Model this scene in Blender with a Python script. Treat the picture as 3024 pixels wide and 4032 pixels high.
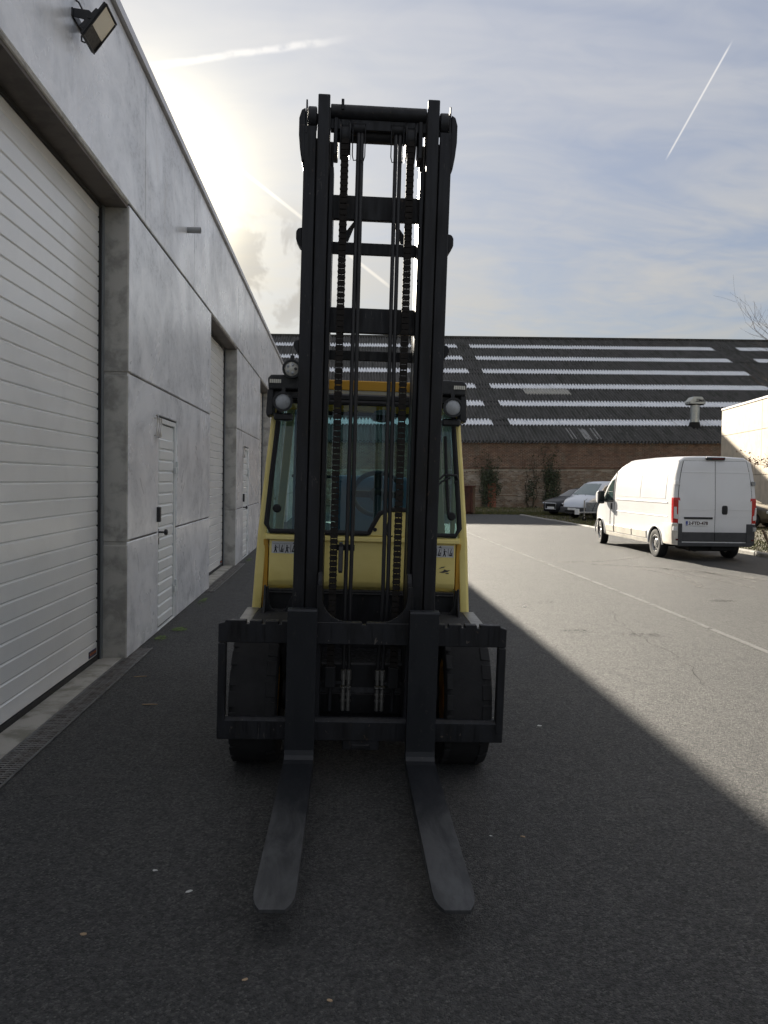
import bpy, bmesh, math, random
from mathutils import Matrix, Vector
from math import radians as R, sin, cos, pi, sqrt
random.seed(7)
for o in list(bpy.data.objects): bpy.data.objects.remove(o)
scene = bpy.context.scene
COL = scene.collection

# ------------------------------------------------------------------ camera
cam_d = bpy.data.cameras.new("camera"); cam = bpy.data.objects.new("camera", cam_d); COL.objects.link(cam)
cam_d.sensor_fit = 'VERTICAL'; cam_d.sensor_height = 36.0; cam_d.lens = 27.03
cam_d.shift_y = -0.00863; cam_d.clip_start = 0.05; cam_d.clip_end = 600
YAW, PITCH, ROLL = R(3.5567), R(-1.7), R(0.9)
_f = Vector((sin(YAW)*cos(PITCH), cos(YAW)*cos(PITCH), sin(PITCH)))
_r = Vector((cos(YAW), -sin(YAW), 0)); _u = _r.cross(_f)
_R = _r*cos(ROLL) + _u*sin(ROLL); _U = -_r*sin(ROLL) + _u*cos(ROLL)
cam.matrix_world = Matrix(((_R.x, _U.x, -_f.x, 0), (_R.y, _U.y, -_f.y, 0), (_R.z, _U.z, -_f.z, 1.68), (0, 0, 0, 1)))
scene.camera = cam

# ------------------------------------------------------------------ exposure, sun, sky
vs = scene.view_settings
vs.view_transform = 'Standard'; vs.look = 'None'; vs.gamma = 1.0; vs.use_curve_mapping = False
vs.exposure = 3.0
SUN = Vector((-0.717, 2.75, 1.0)).normalized()
sun_d = bpy.data.lights.new("sun", 'SUN'); sun_d.energy = 2.0; sun_d.angle = R(0.55); sun_d.color = (1.0, 0.91, 0.77)
sun = bpy.data.objects.new("sun", sun_d); COL.objects.link(sun)
sun.rotation_euler = SUN.to_track_quat('Z', 'Y').to_euler(); sun.location = (-20, 60, 30)

def N(nt, typ, ins=(), **kw):
    n = nt.nodes.new(typ)
    for k, v in kw.items(): setattr(n, k, v)
    for i, v in enumerate(ins):
        if v is None: continue
        if hasattr(v, 'default_value') or hasattr(v, 'is_output'):
            nt.links.new(v, n.inputs[i])
        else:
            n.inputs[i].default_value = v
    return n
def mth(nt, op, a, b=None, c=None, clamp=False):
    n = N(nt, 'ShaderNodeMath', (a,) if b is None else ((a, b) if c is None else (a, b, c)), operation=op); n.use_clamp = clamp
    return n.outputs[0]
def vdot(nt, a, v):
    n = N(nt, 'ShaderNodeVectorMath', (a, tuple(v)), operation='DOT_PRODUCT'); return n.outputs['Value']
def mapr(nt, v, a, b, c=0.0, d=1.0, smooth=True):
    n = N(nt, 'ShaderNodeMapRange', (v, a, b, c, d)); n.clamp = True
    if smooth: n.interpolation_type = 'SMOOTHSTEP'
    return n.outputs[0]
def mixc(nt, f, a, b, mode='MIX'):
    n = nt.nodes.new('ShaderNodeMix'); n.data_type = 'RGBA'; n.blend_type = mode
    for s, v in ((n.inputs[0], f), (n.inputs[6], a), (n.inputs[7], b)):
        if hasattr(v, 'is_output'): nt.links.new(v, s)
        else: s.default_value = v if not isinstance(v, tuple) or len(v) == 4 else (*v, 1)
    return n.outputs[2]
def noise(nt, vec, scale, detail=4.0, rough=.55, dist=0.0):
    n = N(nt, 'ShaderNodeTexNoise'); n.inputs['Scale'].default_value = scale; n.inputs['Detail'].default_value = detail
    n.inputs['Roughness'].default_value = rough; n.inputs['Distortion'].default_value = dist
    nt.links.new(vec, n.inputs['Vector']); return n.outputs['Fac']
def vscale(nt, vec, s):
    return N(nt, 'ShaderNodeVectorMath', (vec, tuple(s)), operation='MULTIPLY').outputs[0]

world = bpy.data.worlds.new("World"); scene.world = world; world.use_nodes = True
wt = world.node_tree; wt.nodes.clear()
sky = wt.nodes.new('ShaderNodeTexSky'); sky.sky_type = 'NISHITA'; sky.sun_disc = False
sky.sun_elevation = math.asin(SUN.z); sky.sun_rotation = math.atan2(SUN.x, SUN.y)
sky.air_density = 1.0; sky.dust_density = 1.2; sky.ozone_density = 1.6; sky.altitude = 20
dirn = wt.nodes.new('ShaderNodeTexCoord').outputs['Generated']
sep = N(wt, 'ShaderNodeSeparateXYZ', (dirn,))
zden = mth(wt, 'ADD', mth(wt, 'MAXIMUM', sep.outputs[2], 0.0), 0.16)
px = mth(wt, 'DIVIDE', sep.outputs[0], zden); py = mth(wt, 'DIVIDE', sep.outputs[1], zden)
plane = N(wt, 'ShaderNodeCombineXYZ', (px, py, 0.0)).outputs[0]
c1 = noise(wt, vscale(wt, plane, (0.75, 1.5, 1)), 1.3, 4, .62, .7)      # thin streaked cirrus veil
c2 = noise(wt, vscale(wt, plane, (1.2, 2.0, 1)), 4.2, 3, .6, 1.0)
veil = mth(wt, 'ADD', mth(wt, 'MULTIPLY', c1, .78), mth(wt, 'MULTIPLY', c2, .22))
veil = mapr(wt, veil, .30, .68)
low = mapr(wt, sep.outputs[2], .55, .06)                                # more veil towards the horizon
veil = mth(wt, 'MULTIPLY', veil, mth(wt, 'ADD', mth(wt, 'MULTIPLY', low, .45), .50), clamp=True)
sdot = vdot(wt, dirn, SUN)
ang = mth(wt, 'ARCCOSINE', mth(wt, 'MINIMUM', sdot, .999999))
def gauss(a, w): return mth(wt, 'POWER', 2.71828, mth(wt, 'MULTIPLY', mth(wt, 'POWER', mth(wt, 'DIVIDE', a, w), 2.0), -1.0))
base = mixc(wt, 1.0, sky.outputs[0], (.165, .195, .245, 1), 'MULTIPLY')
lum = N(wt, 'ShaderNodeRGBToBW', (base,)).outputs[0]
kk = mth(wt, 'DIVIDE', 1.0, mth(wt, 'ADD', 1.0, mth(wt, 'MULTIPLY', lum, .38)))        # thin cloud spreads the aureole
base = mixc(wt, 1.0, base, N(wt, 'ShaderNodeCombineColor', (kk, kk, kk)).outputs[0], 'MULTIPLY')
lum = N(wt, 'ShaderNodeRGBToBW', (base,)).outputs[0]
cl = mth(wt, 'ADD', mth(wt, 'MULTIPLY', lum, .20), 1.22)
cl = mth(wt, 'MULTIPLY', cl, mth(wt, 'DIVIDE', mth(wt, 'ADD', 1.0, mth(wt, 'MULTIPLY', mth(wt, 'MAXIMUM', sep.outputs[2], 0.0), 2.0)), 1.62))   # high veil of cloud, brighter overhead as any cloud sheet is
cloud = mixc(wt, 1.0, N(wt, 'ShaderNodeCombineColor', (cl, cl, cl)).outputs[0], mixc(wt, mapr(wt, sep.outputs[2], .08, .46), (1.12, 1.04, .88, 1), (1.035, 1.0, .945, 1)), 'MULTIPLY')
col = mixc(wt, mth(wt, 'ADD', mth(wt, 'MULTIPLY', veil, .60), .30), base, cloud)
SKY_MARK = 0
def ray(*d): return Vector(d).normalized()
def trail(a, b, width, soft, strength, wob=0.0, fade=.06):
    """a condensation trail: a band along the great circle through two directions"""
    global col
    a, b = ray(*a), ray(*b); n = a.cross(b).normalized(); t = (b - a * a.dot(b)).normalized(); span = math.acos(a.dot(b))
    d = vdot(wt, dirn, n)
    if wob: d = mth(wt, 'ADD', d, mth(wt, 'MULTIPLY', mth(wt, 'SUBTRACT', noise(wt, dirn, 22, 3, .65), .5), wob))
    d = mth(wt, 'ABSOLUTE', d)
    along = mth(wt, 'ARCTAN2', vdot(wt, dirn, t), vdot(wt, dirn, a))
    m = mapr(wt, d, width + soft, width)
    m = mth(wt, 'MULTIPLY', m, mth(wt, 'MULTIPLY', mapr(wt, along, -fade, fade * .3), mapr(wt, along, span + fade, span - fade * .3)))
    if wob: m = mth(wt, 'MULTIPLY', m, mapr(wt, noise(wt, dirn, 40, 3, .6), .22, .55))
    col = mixc(wt, mth(wt, 'MULTIPLY', m, strength), col, mixc(wt, 1.0, cloud, (1.75, 1.72, 1.68, 1), 'MULTIPLY'))
trail((-.2045, .8695, .4495), (-.0411, .8747, .4830), .0008, .0045, .30, .007)
trail((-.13, .9190, .3700), (.0561, .9673, .2473), .0006, .0024, .42, 0, .02)
trail((.4013, .7951, .4547), (.3681, .8517, .3729), .0002, .0013, .42, 0, .012)
# a small heaped cloud low by the sun
cu = ray(-.072, .962, .252)
cum = mth(wt, 'MULTIPLY', mapr(wt, mth(wt, 'ARCCOSINE', vdot(wt, dirn, cu)), .10, .035), mapr(wt, noise(wt, dirn, 17, 4, .6, .4), .44, .56))
col = mixc(wt, mth(wt, 'MULTIPLY', cum, .55), col, mixc(wt, 1.0, cloud, (.62, .62, .64, 1), 'MULTIPLY'))
# sunlight scattered forward by the thin cloud around the sun
halo = mth(wt, 'ADD', mth(wt, 'MULTIPLY', gauss(ang, .085), 6.5), mth(wt, 'MULTIPLY', gauss(ang, .20), .50))
halo = mth(wt, 'MULTIPLY', halo, mth(wt, 'ADD', .7, mth(wt, 'MULTIPLY', veil, .5)))
halo = mth(wt, 'MULTIPLY', halo, mth(wt, 'SUBTRACT', 1.0, mth(wt, 'MULTIPLY', cum, .35)))
hcol = mixc(wt, 1.0, N(wt, 'ShaderNodeCombineColor', (halo, halo, halo)).outputs[0], (1.0, .85, .50, 1), 'MULTIPLY')
col = mixc(wt, 1.0, col, hcol, 'ADD')
bg = N(wt, 'ShaderNodeBackground', (col, 0.06))
world.cycles.sampling_method = 'MANUAL'; world.cycles.sample_map_resolution = 512
out = wt.nodes.new('ShaderNodeOutputWorld'); wt.links.new(bg.outputs[0], out.inputs[0])

scene.render.engine = 'CYCLES'
scene.cycles.max_bounces = 6; scene.cycles.diffuse_bounces = 3; scene.cycles.glossy_bounces = 3; scene.cycles.transmission_bounces = 4; scene.cycles.use_adaptive_sampling = True; scene.cycles.adaptive_threshold = .02; scene.cycles.transparent_max_bounces = 16

# ------------------------------------------------------------------ materials
MATS = {}
def bsdf(name):
    m = bpy.data.materials.new(name); m.use_nodes = True
    return m, m.node_tree, m.node_tree.nodes['Principled BSDF']
def mat(name, col, rough=.5, metal=0.0, var=0.0, scale=6.0, col2=None, lo=.42, hi=.66, bump=0.0, bscale=60.0, stretch=(1, 1, 1), rvar=0.0, spec=.5, coat=0.0, wear=None, wscale=9, wth=.66):
    m, nt, p = bsdf(name)
    pos = nt.nodes.new('ShaderNodeNewGeometry').outputs['Position']
    c = (*col, 1)
    if var or col2:
        f = mapr(nt, noise(nt, vscale(nt, pos, stretch), scale, 4, .62, .3), lo, hi)
        c2 = (*(col2 or tuple(x * (1 - var) for x in col)), 1)
        c = mixc(nt, f, c, c2)
    if wear:
        w = mapr(nt, noise(nt, pos, wscale, 4, .7, .6), wth, wth + .04)
        c = mixc(nt, w, c, (*wear, 1))
    if hasattr(c, 'is_output'): nt.links.new(c, p.inputs['Base Color'])
    else: p.inputs['Base Color'].default_value = c
    p.inputs['Roughness'].default_value = rough; p.inputs['Metallic'].default_value = metal
    p.inputs['Specular IOR Level'].default_value = spec
    if coat: p.inputs['Coat Weight'].default_value = coat; p.inputs['Coat Roughness'].default_value = .08
    if rvar:
        rr = mapr(nt, noise(nt, pos, scale * 2.3, 5), .35, .7, max(.02, rough - rvar), min(1, rough + rvar))
        nt.links.new(rr, p.inputs['Roughness'])
    if bump:
        b = N(nt, 'ShaderNodeBump'); b.inputs['Strength'].default_value = min(1, bump); b.inputs['Distance'].default_value = .004
        nt.links.new(noise(nt, pos, bscale, 5, .6), b.inputs['Height']); nt.links.new(b.outputs[0], p.inputs['Normal'])
    MATS[name] = m
    return m
def glass(name, tint, refl=.12, rough=.02, dens=.25):
    """a flat pane: sees through with a tint, mirrors at grazing angles"""
    m, nt, p = bsdf(name); nt.nodes.remove(p)
    o = nt.nodes['Material Output']
    t = N(nt, 'ShaderNodeBsdfTransparent', ((*tint, 1),)); g = N(nt, 'ShaderNodeBsdfGlossy'); g.inputs['Roughness'].default_value = rough
    g.inputs['Color'].default_value = (.9, .95, 1, 1)
    lw = N(nt, 'ShaderNodeFresnel'); lw.inputs['IOR'].default_value = 1.5
    f = mth(nt, 'ADD', mth(nt, 'MULTIPLY', lw.outputs[0], 1.0), refl, clamp=True)
    x = N(nt, 'ShaderNodeMixShader', (f, t.outputs[0], g.outputs[0])); nt.links.new(x.outputs[0], o.inputs[0])
    MATS[name] = m; return m

def concrete_paint():
    m, nt, p = bsdf('painted_concrete')
    pos = nt.nodes.new('ShaderNodeNewGeometry').outputs['Position']
    big = noise(nt, vscale(nt, pos, (1, .55, .6)), 1.3, 5, .62, .5)
    st = noise(nt, vscale(nt, pos, (1, .5, .6)), 4.2, 5, .7, .6)
    fine = noise(nt, vscale(nt, pos, (1, .55, .8)), 24, 4, .7)
    f = mth(nt, 'ADD', mth(nt, 'MULTIPLY', big, .55), mth(nt, 'MULTIPLY', st, .45))
    c = mixc(nt, mapr(nt, f, .40, .60), (.90, .915, .945), (.62, .64, .675))
    spots = mth(nt, 'MULTIPLY', mapr(nt, fine, .49, .60), mapr(nt, f, .49, .60))
    c = mixc(nt, mth(nt, 'MULTIPLY', spots, .60), c, (.34, .35, .37))
    rust = mth(nt, 'MULTIPLY', mapr(nt, noise(nt, vscale(nt, pos, (1, 1.2, .4)), 3.0, 4), .60, .74), .25)
    c = mixc(nt, rust, c, (.40, .36, .31))
    nt.links.new(c, p.inputs['Base Color'])
    nt.links.new(mapr(nt, big, .35, .65, .24, .42), p.inputs['Roughness'])
    b = N(nt, 'ShaderNodeBump'); b.inputs['Strength'].default_value = .35; b.inputs['Distance'].default_value = .004
    nt.links.new(mth(nt, 'ADD', fine, mth(nt, 'MULTIPLY', noise(nt, pos, 110, 4), .5)), b.inputs['Height']); nt.links.new(b.outputs[0], p.inputs['Normal'])
    p.inputs['Coat Weight'].default_value = .45; p.inputs['Coat Roughness'].default_value = .22
    MATS['painted_concrete'] = m
concrete_paint()
def asphalt_mat():
    m, nt, p = bsdf('asphalt')
    pos = nt.nodes.new('ShaderNodeNewGeometry').outputs['Position']
    big = noise(nt, pos, .55, 6, .6, .5); mid = noise(nt, vscale(nt, pos, (1.6, .5, 1)), 2.3, 6, .65)
    v = N(nt, 'ShaderNodeTexVoronoi'); v.inputs['Scale'].default_value = 130; nt.links.new(pos, v.inputs['Vector'])
    gr = noise(nt, pos, 130, 3, .7); gr2 = noise(nt, pos, 48, 4, .75)
    c = mixc(nt, mapr(nt, big, .35, .68), (.052, .053, .052), (.066, .066, .064))
    c = mixc(nt, mth(nt, 'MULTIPLY', mapr(nt, mid, .52, .72), .5), c, (.036, .036, .037))
    c = mixc(nt, mth(nt, 'MULTIPLY', mapr(nt, gr2, .44, .60), .75), c, (.020, .020, .021))
    stone = mth(nt, 'MULTIPLY', mapr(nt, N(nt, 'ShaderNodeSeparateColor', (v.outputs['Color'],)).outputs[0], .80, .95), .7)
    c = mixc(nt, stone, c, (.14, .138, .13))
    c = mixc(nt, mapr(nt, gr, .62, .68), c, (.025, .025, .026))
    m3 = noise(nt, vscale(nt, pos, (1, .7, 1)), 11, 5, .72, .3)
    c = mixc(nt, mth(nt, 'MULTIPLY', mapr(nt, m3, .46, .66), .55), c, (.024, .024, .025))
    c = mixc(nt, mth(nt, 'MULTIPLY', mapr(nt, noise(nt, vscale(nt, pos, (.35, 1.4, 1)), 5.0, 5, .7, .5), .56, .72), .5), c, (.080, .078, .075))
    oil = mth(nt, 'MULTIPLY', mapr(nt, noise(nt, vscale(nt, pos, (.5, 1.7, 1)), 1.9, 7, .7, .8), .66, .72), .75)
    c = mixc(nt, oil, c, (.022, .022, .022))
    nt.links.new(c, p.inputs['Base Color'])
    nt.links.new(mapr(nt, gr2, .3, .7, .62, .85), p.inputs['Roughness'])
    h = mth(nt, 'ADD', mth(nt, 'MULTIPLY', v.outputs['Distance'], -.8), mth(nt, 'MULTIPLY', gr2, .9))
    b = N(nt, 'ShaderNodeBump'); b.inputs['Strength'].default_value = 1.0; b.inputs['Distance'].default_value = .010
    nt.links.new(h, b.inputs['Height']); nt.links.new(b.outputs[0], p.inputs['Normal'])
    MATS['asphalt'] = m
asphalt_mat()
def worn_paint(name, col, lo, hi, under=(.075, .074, .072), scale=18, alpha=True):
    """thin paint or dust on asphalt, patchy where it has worn through"""
    m, nt, p = bsdf(name); pos = nt.nodes.new('ShaderNodeNewGeometry').outputs['Position']
    f = mapr(nt, mth(nt, 'ADD', mth(nt, 'MULTIPLY', noise(nt, pos, scale, 6, .7), .6), mth(nt, 'MULTIPLY', noise(nt, pos, 2.1, 3), .4)), lo, hi)
    p.inputs['Base Color'].default_value = (*col, 1); p.inputs['Roughness'].default_value = .75
    nt.links.new(f, p.inputs['Alpha'])
    MATS[name] = m
worn_paint('line_paint', (.135, .135, .13), .20, .56)
worn_paint('tyre_dust', (.15, .145, .135), .34, .66, scale=14)
worn_paint('moss', (.075, .12, .018), .40, .52, scale=16)
mat('raw_concrete', (.46, .45, .42), .8, var=.38, scale=5, bump=.5, bscale=70)
mat('sill_concrete', (.42, .40, .36), .7, var=.30, scale=3.5, col2=(.21, .205, .165), bump=.4)
mat('sealant', (.14, .125, .115), .8, var=.3)
mat('cream_concrete', (.60, .52, .41), .85, var=.14, scale=2.5, bump=.3)
mat('coping_metal', (.55, .54, .54), .35, .4, var=.1)
mat('white_steel', (.90, .905, .90), .27, 0, coat=.4, var=.05, scale=2, bump=.25, bscale=150)
mat('grey_white_steel', (.72, .74, .74), .38, 0, var=.05, scale=3)
mat('track_grey', (.27, .29, .31), .4, .5)
mat('rubber', (.022, .022, .024), .75, var=.3, scale=12)
mat('dark_plastic', (.018, .019, .022), .48, var=.2, scale=20, rvar=.1)
mat('pvc_grey', (.30, .31, .32), .45)
mat('brushed_steel', (.52, .50, .48), .35, .9)
mat('orange_print', (.42, .13, .03), .5)
mat('navy_plate', (.02, .025, .07), .4)
mat('drain_iron', (.21, .205, .195), .55, .45, var=.45, scale=14, col2=(.12, .105, .095))
mat('drain_dark', (.012, .012, .012), .95)
mat('galv_edge', (.15, .15, .145), .55, .4, var=.4, scale=9)
mat('soil', (.10, .085, .055), .95, var=.45, scale=1.7, bump=.8, bscale=25)
mat('grass_dry', (.13, .125, .045), .8, var=.5, scale=2.5, col2=(.055, .075, .022))
mat('kerb_concrete', (.34, .33, .30), .8, var=.35, scale=6, bump=.5)
def brick_mat(name, cols, scum, sth):
    """every brick its own tone, with a scum of lime or algae over patches"""
    m, nt, p = bsdf(name); pos = nt.nodes.new('ShaderNodeNewGeometry').outputs['Position']
    sp = N(nt, 'ShaderNodeSeparateXYZ', (pos,)); row = mth(nt, 'FLOOR', mth(nt, 'DIVIDE', sp.outputs[2], .085))
    cx_ = mth(nt, 'FLOOR', mth(nt, 'ADD', mth(nt, 'DIVIDE', sp.outputs[0], .238), mth(nt, 'MULTIPLY', row, .5)))
    wn = N(nt, 'ShaderNodeTexWhiteNoise', (N(nt, 'ShaderNodeCombineXYZ', (cx_, row, 0.0)).outputs[0],)).outputs[0]
    cr = nt.nodes.new('ShaderNodeValToRGB'); nt.links.new(wn, cr.inputs[0]); e = cr.color_ramp.elements
    e[0].color = (*cols[0], 1); e[1].color = (*cols[-1], 1)
    for i, c in enumerate(cols[1:-1]): q = e.new((i + 1) / (len(cols) - 1)); q.color = (*c, 1)
    f = mapr(nt, noise(nt, pos, .9, 5, .65, .4), sth, sth + .14)
    c = mixc(nt, mth(nt, 'MULTIPLY', f, .75), cr.outputs[0], (*scum, 1))
    nt.links.new(c, p.inputs['Base Color']); p.inputs['Roughness'].default_value = .92; MATS[name] = m
brick_mat('brick', [(.10, .065, .05), (.20, .115, .08), (.15, .095, .07), (.26, .16, .11)], (.13, .115, .09), .52)
brick_mat('old_brick_low', [(.13, .095, .07), (.24, .17, .12), (.19, .16, .13), (.36, .32, .27)], (.44, .41, .36), .55)
mat('red_brick', (.31, .115, .075), .9, var=.3, scale=9)
mat('mortar', (.40, .37, .31), .95, var=.45, scale=1.2)
mat('roof_cement', (.068, .066, .063), .9, scale=1.4, stretch=(2.4, .45, .45), col2=(.036, .037, .032), wear=(.15, .15, .14), wscale=4.5, wth=.62, bump=.5, bscale=12)
mat('roof_cement_pale', (.27, .27, .265), .9, var=.4, scale=3)
mat('roof_translucent', (.80, .82, .85), .45, var=.10, scale=2.2)
mat('roof_patch', (.36, .35, .31), .6, var=.2, scale=3)
mat('zinc', (.42, .44, .43), .38, .75, var=.2, scale=3)
mat('ivy_leaf', (.042, .060, .028), .6, var=.5, scale=6)
mat('ivy_stem', (.07, .055, .04), .9, var=.3)
mat('bark', (.10, .075, .055), .9, var=.35, scale=14, bump=.6)
mat('dry_leaf', (.16, .065, .035), .8, var=.4, scale=20)
mat('rusty_steel', (.105, .042, .028), .85, .1, var=.45, scale=3, col2=(.05, .026, .02))
mat('weathered_wood', (.16, .115, .075), .9, var=.35, scale=8, stretch=(4, 4, .6))
# forklift
def mast_mat():
    """black paint gone chalky, with vertical grease streaks, scratches and chips down to rusty steel"""
    m, nt, p = bsdf('mast_black'); pos = nt.nodes.new('ShaderNodeNewGeometry').outputs['Position']
    n1 = noise(nt, vscale(nt, pos, (1, 1, .35)), 6.0, 4, .65, .4); gre = noise(nt, vscale(nt, pos, (14, 14, .9)), 3.0, 3, .6)
    c = mixc(nt, mapr(nt, n1, .40, .64), (.019, .020, .024), (.012, .012, .013))
    c = mixc(nt, mth(nt, 'MULTIPLY', mapr(nt, gre, .54, .70), .6), c, (.008, .008, .009))
    chip = mapr(nt, noise(nt, vscale(nt, pos, (1, 1, .45)), 38, 4, .7, .5), .655, .685)
    scr = mth(nt, 'MULTIPLY', mapr(nt, noise(nt, vscale(nt, pos, (30, 30, 2.2)), 5.5, 2, .5), .69, .72), mapr(nt, noise(nt, pos, 3.1, 2), .48, .62))
    wear = mth(nt, 'MAXIMUM', mth(nt, 'MULTIPLY', chip, .8), mth(nt, 'MULTIPLY', scr, .7))
    c = mixc(nt, wear, c, mixc(nt, mapr(nt, n1, .45, .55), (.13, .115, .105), (.08, .055, .04)))
    nt.links.new(c, p.inputs['Base Color']); nt.links.new(mapr(nt, gre, .35, .68, .60, .34), p.inputs['Roughness'])
    p.inputs['Metallic'].default_value = .08; p.inputs['Specular IOR Level'].default_value = .36
    b = N(nt, 'ShaderNodeBump'); b.inputs['Strength'].default_value = .25; b.inputs['Distance'].default_value = .003; nt.links.new(n1, b.inputs['Height']); nt.links.new(b.outputs[0], p.inputs['Normal'])
    MATS['mast_black'] = m
mast_mat()
def fork_mat():
    """painted near the heel, rubbed to bare grey steel towards the tip"""
    m, nt, p = bsdf('fork_steel'); pos = nt.nodes.new('ShaderNodeNewGeometry').outputs['Position']
    sp = N(nt, 'ShaderNodeSeparateXYZ', (pos,)); n1 = noise(nt, vscale(nt, pos, (2.2, .7, 1)), 4.0, 5, .65, .5); n2 = noise(nt, pos, 45, 4, .7)
    bare = mapr(nt, mth(nt, 'ADD', sp.outputs[1], mth(nt, 'MULTIPLY', mth(nt, 'SUBTRACT', n1, .5), 1.5)), 3.75, 3.05)
    c = mixc(nt, bare, (.015, .017, .021), mixc(nt, mapr(nt, n1, .35, .65), (.085, .087, .090), (.045, .046, .048)))
    c = mixc(nt, mth(nt, 'MULTIPLY', mapr(nt, n2, .60, .70), .6), c, (.05, .045, .043))
    nt.links.new(c, p.inputs['Base Color']); nt.links.new(mapr(nt, n1, .3, .7, .36, .55), p.inputs['Roughness']); p.inputs['Metallic'].default_value = .25
    b = N(nt, 'ShaderNodeBump'); b.inputs['Strength'].default_value = .2; b.inputs['Distance'].default_value = .003; nt.links.new(n2, b.inputs['Height']); nt.links.new(b.outputs[0], p.inputs['Normal'])
    MATS['fork_steel'] = m
fork_mat()
mat('chain_steel', (.026, .023, .021), .8, 0, var=.3, scale=40, spec=.12)
mat('hose_rubber', (.016, .016, .018), .42)
mat('brass', (.26, .255, .24), .5, .85, var=.2, scale=60)
mat('yellow_paint', (.92, .77, .27), .36, var=.14, scale=3, col2=(.84, .69, .22), rvar=.08, wear=(.20, .13, .05), wscale=13, wth=.755, coat=.15, bump=.1)
mat('yellow_deep', (.62, .33, .03), .45, var=.1, scale=4)
mat('tyre_rubber', (.014, .014, .015), .85, var=.35, scale=10, bump=.4, bscale=60)
mat('fender_steel', (.27, .26, .24), .40, .6, var=.35, scale=9)
mat('sticker', (.66, .67, .68), .45)
mat('ink', (.03, .03, .035), .6)
mat('lamp_lens', (.46, .48, .50), .12, .4, bump=.8, bscale=260)
mat('led_lens', (.74, .72, .64), .25, .3, bump=.5, bscale=120)
mat('seat_vinyl', (.030, .034, .040), .5, bump=.2)
mat('cab_trim', (.060, .10, .16), .55, var=.15)  # blue cast put into the colour for sky reflected in the cab glass
mat('beige_pillar', (.34, .29, .17), .6)
glass('cab_glass', (.44, .64, .66), .0)
glass('rear_glass', (.72, .88, .84), .0)
# vehicles
mat('van_white', (.81, .81, .81), .30, 0, var=.04, scale=1.3, coat=.5)
mat('van_dirty', (.64, .60, .52), .5, 0, var=.18, scale=3)
mat('car_black', (.006, .007, .011), .3, 0, spec=.25)
mat('car_brown', (.055, .047, .036), .28, .4, coat=.7)
mat('silver_white', (.66, .69, .74), .28, .25, coat=.6)
mat('bumper_grey', (.055, .056, .058), .6, var=.2, scale=6)
mat('tail_red', (.50, .012, .012), .22, coat=.5)
mat('tail_white', (.70, .68, .66), .22, coat=.4)
mat('dark_red', (.085, .010, .012), .25)
mat('amber', (.78, .20, .02), .3)
mat('headlamp', (.75, .77, .79), .12, .3)
mat('plate_white', (.80, .80, .78), .4)
mat('plate_blue', (.02, .05, .32), .4)
mat('plate_ink', (.055, .018, .016), .5)
mat('rim_steel', (.40, .40, .40), .4, .7, var=.3, scale=20)
mat('alloy', (.62, .63, .65), .28, .85)
mat('dark_glass', (.012, .016, .018), .06, 0, spec=.8)
mat('wind_glass', (.20, .25, .25), .05, .15, spec=.9)
mat('side_glass', (.045, .075, .072), .05, 0, spec=.9)
mat('galvanised', (.40, .41, .42), .42, .7, var=.3, scale=8)
mat('pale_stone', (.55, .52, .46), .8)
mat('leaf_litter', (.42, .30, .19), .8)
worn_paint('oil_stain', (.018, .018, .019), .46, .66, scale=22)
mat('grit', (.16, .15, .135), .9, var=.4, scale=40)
mat('paper_scrap', (.66, .66, .64), .8)

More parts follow.
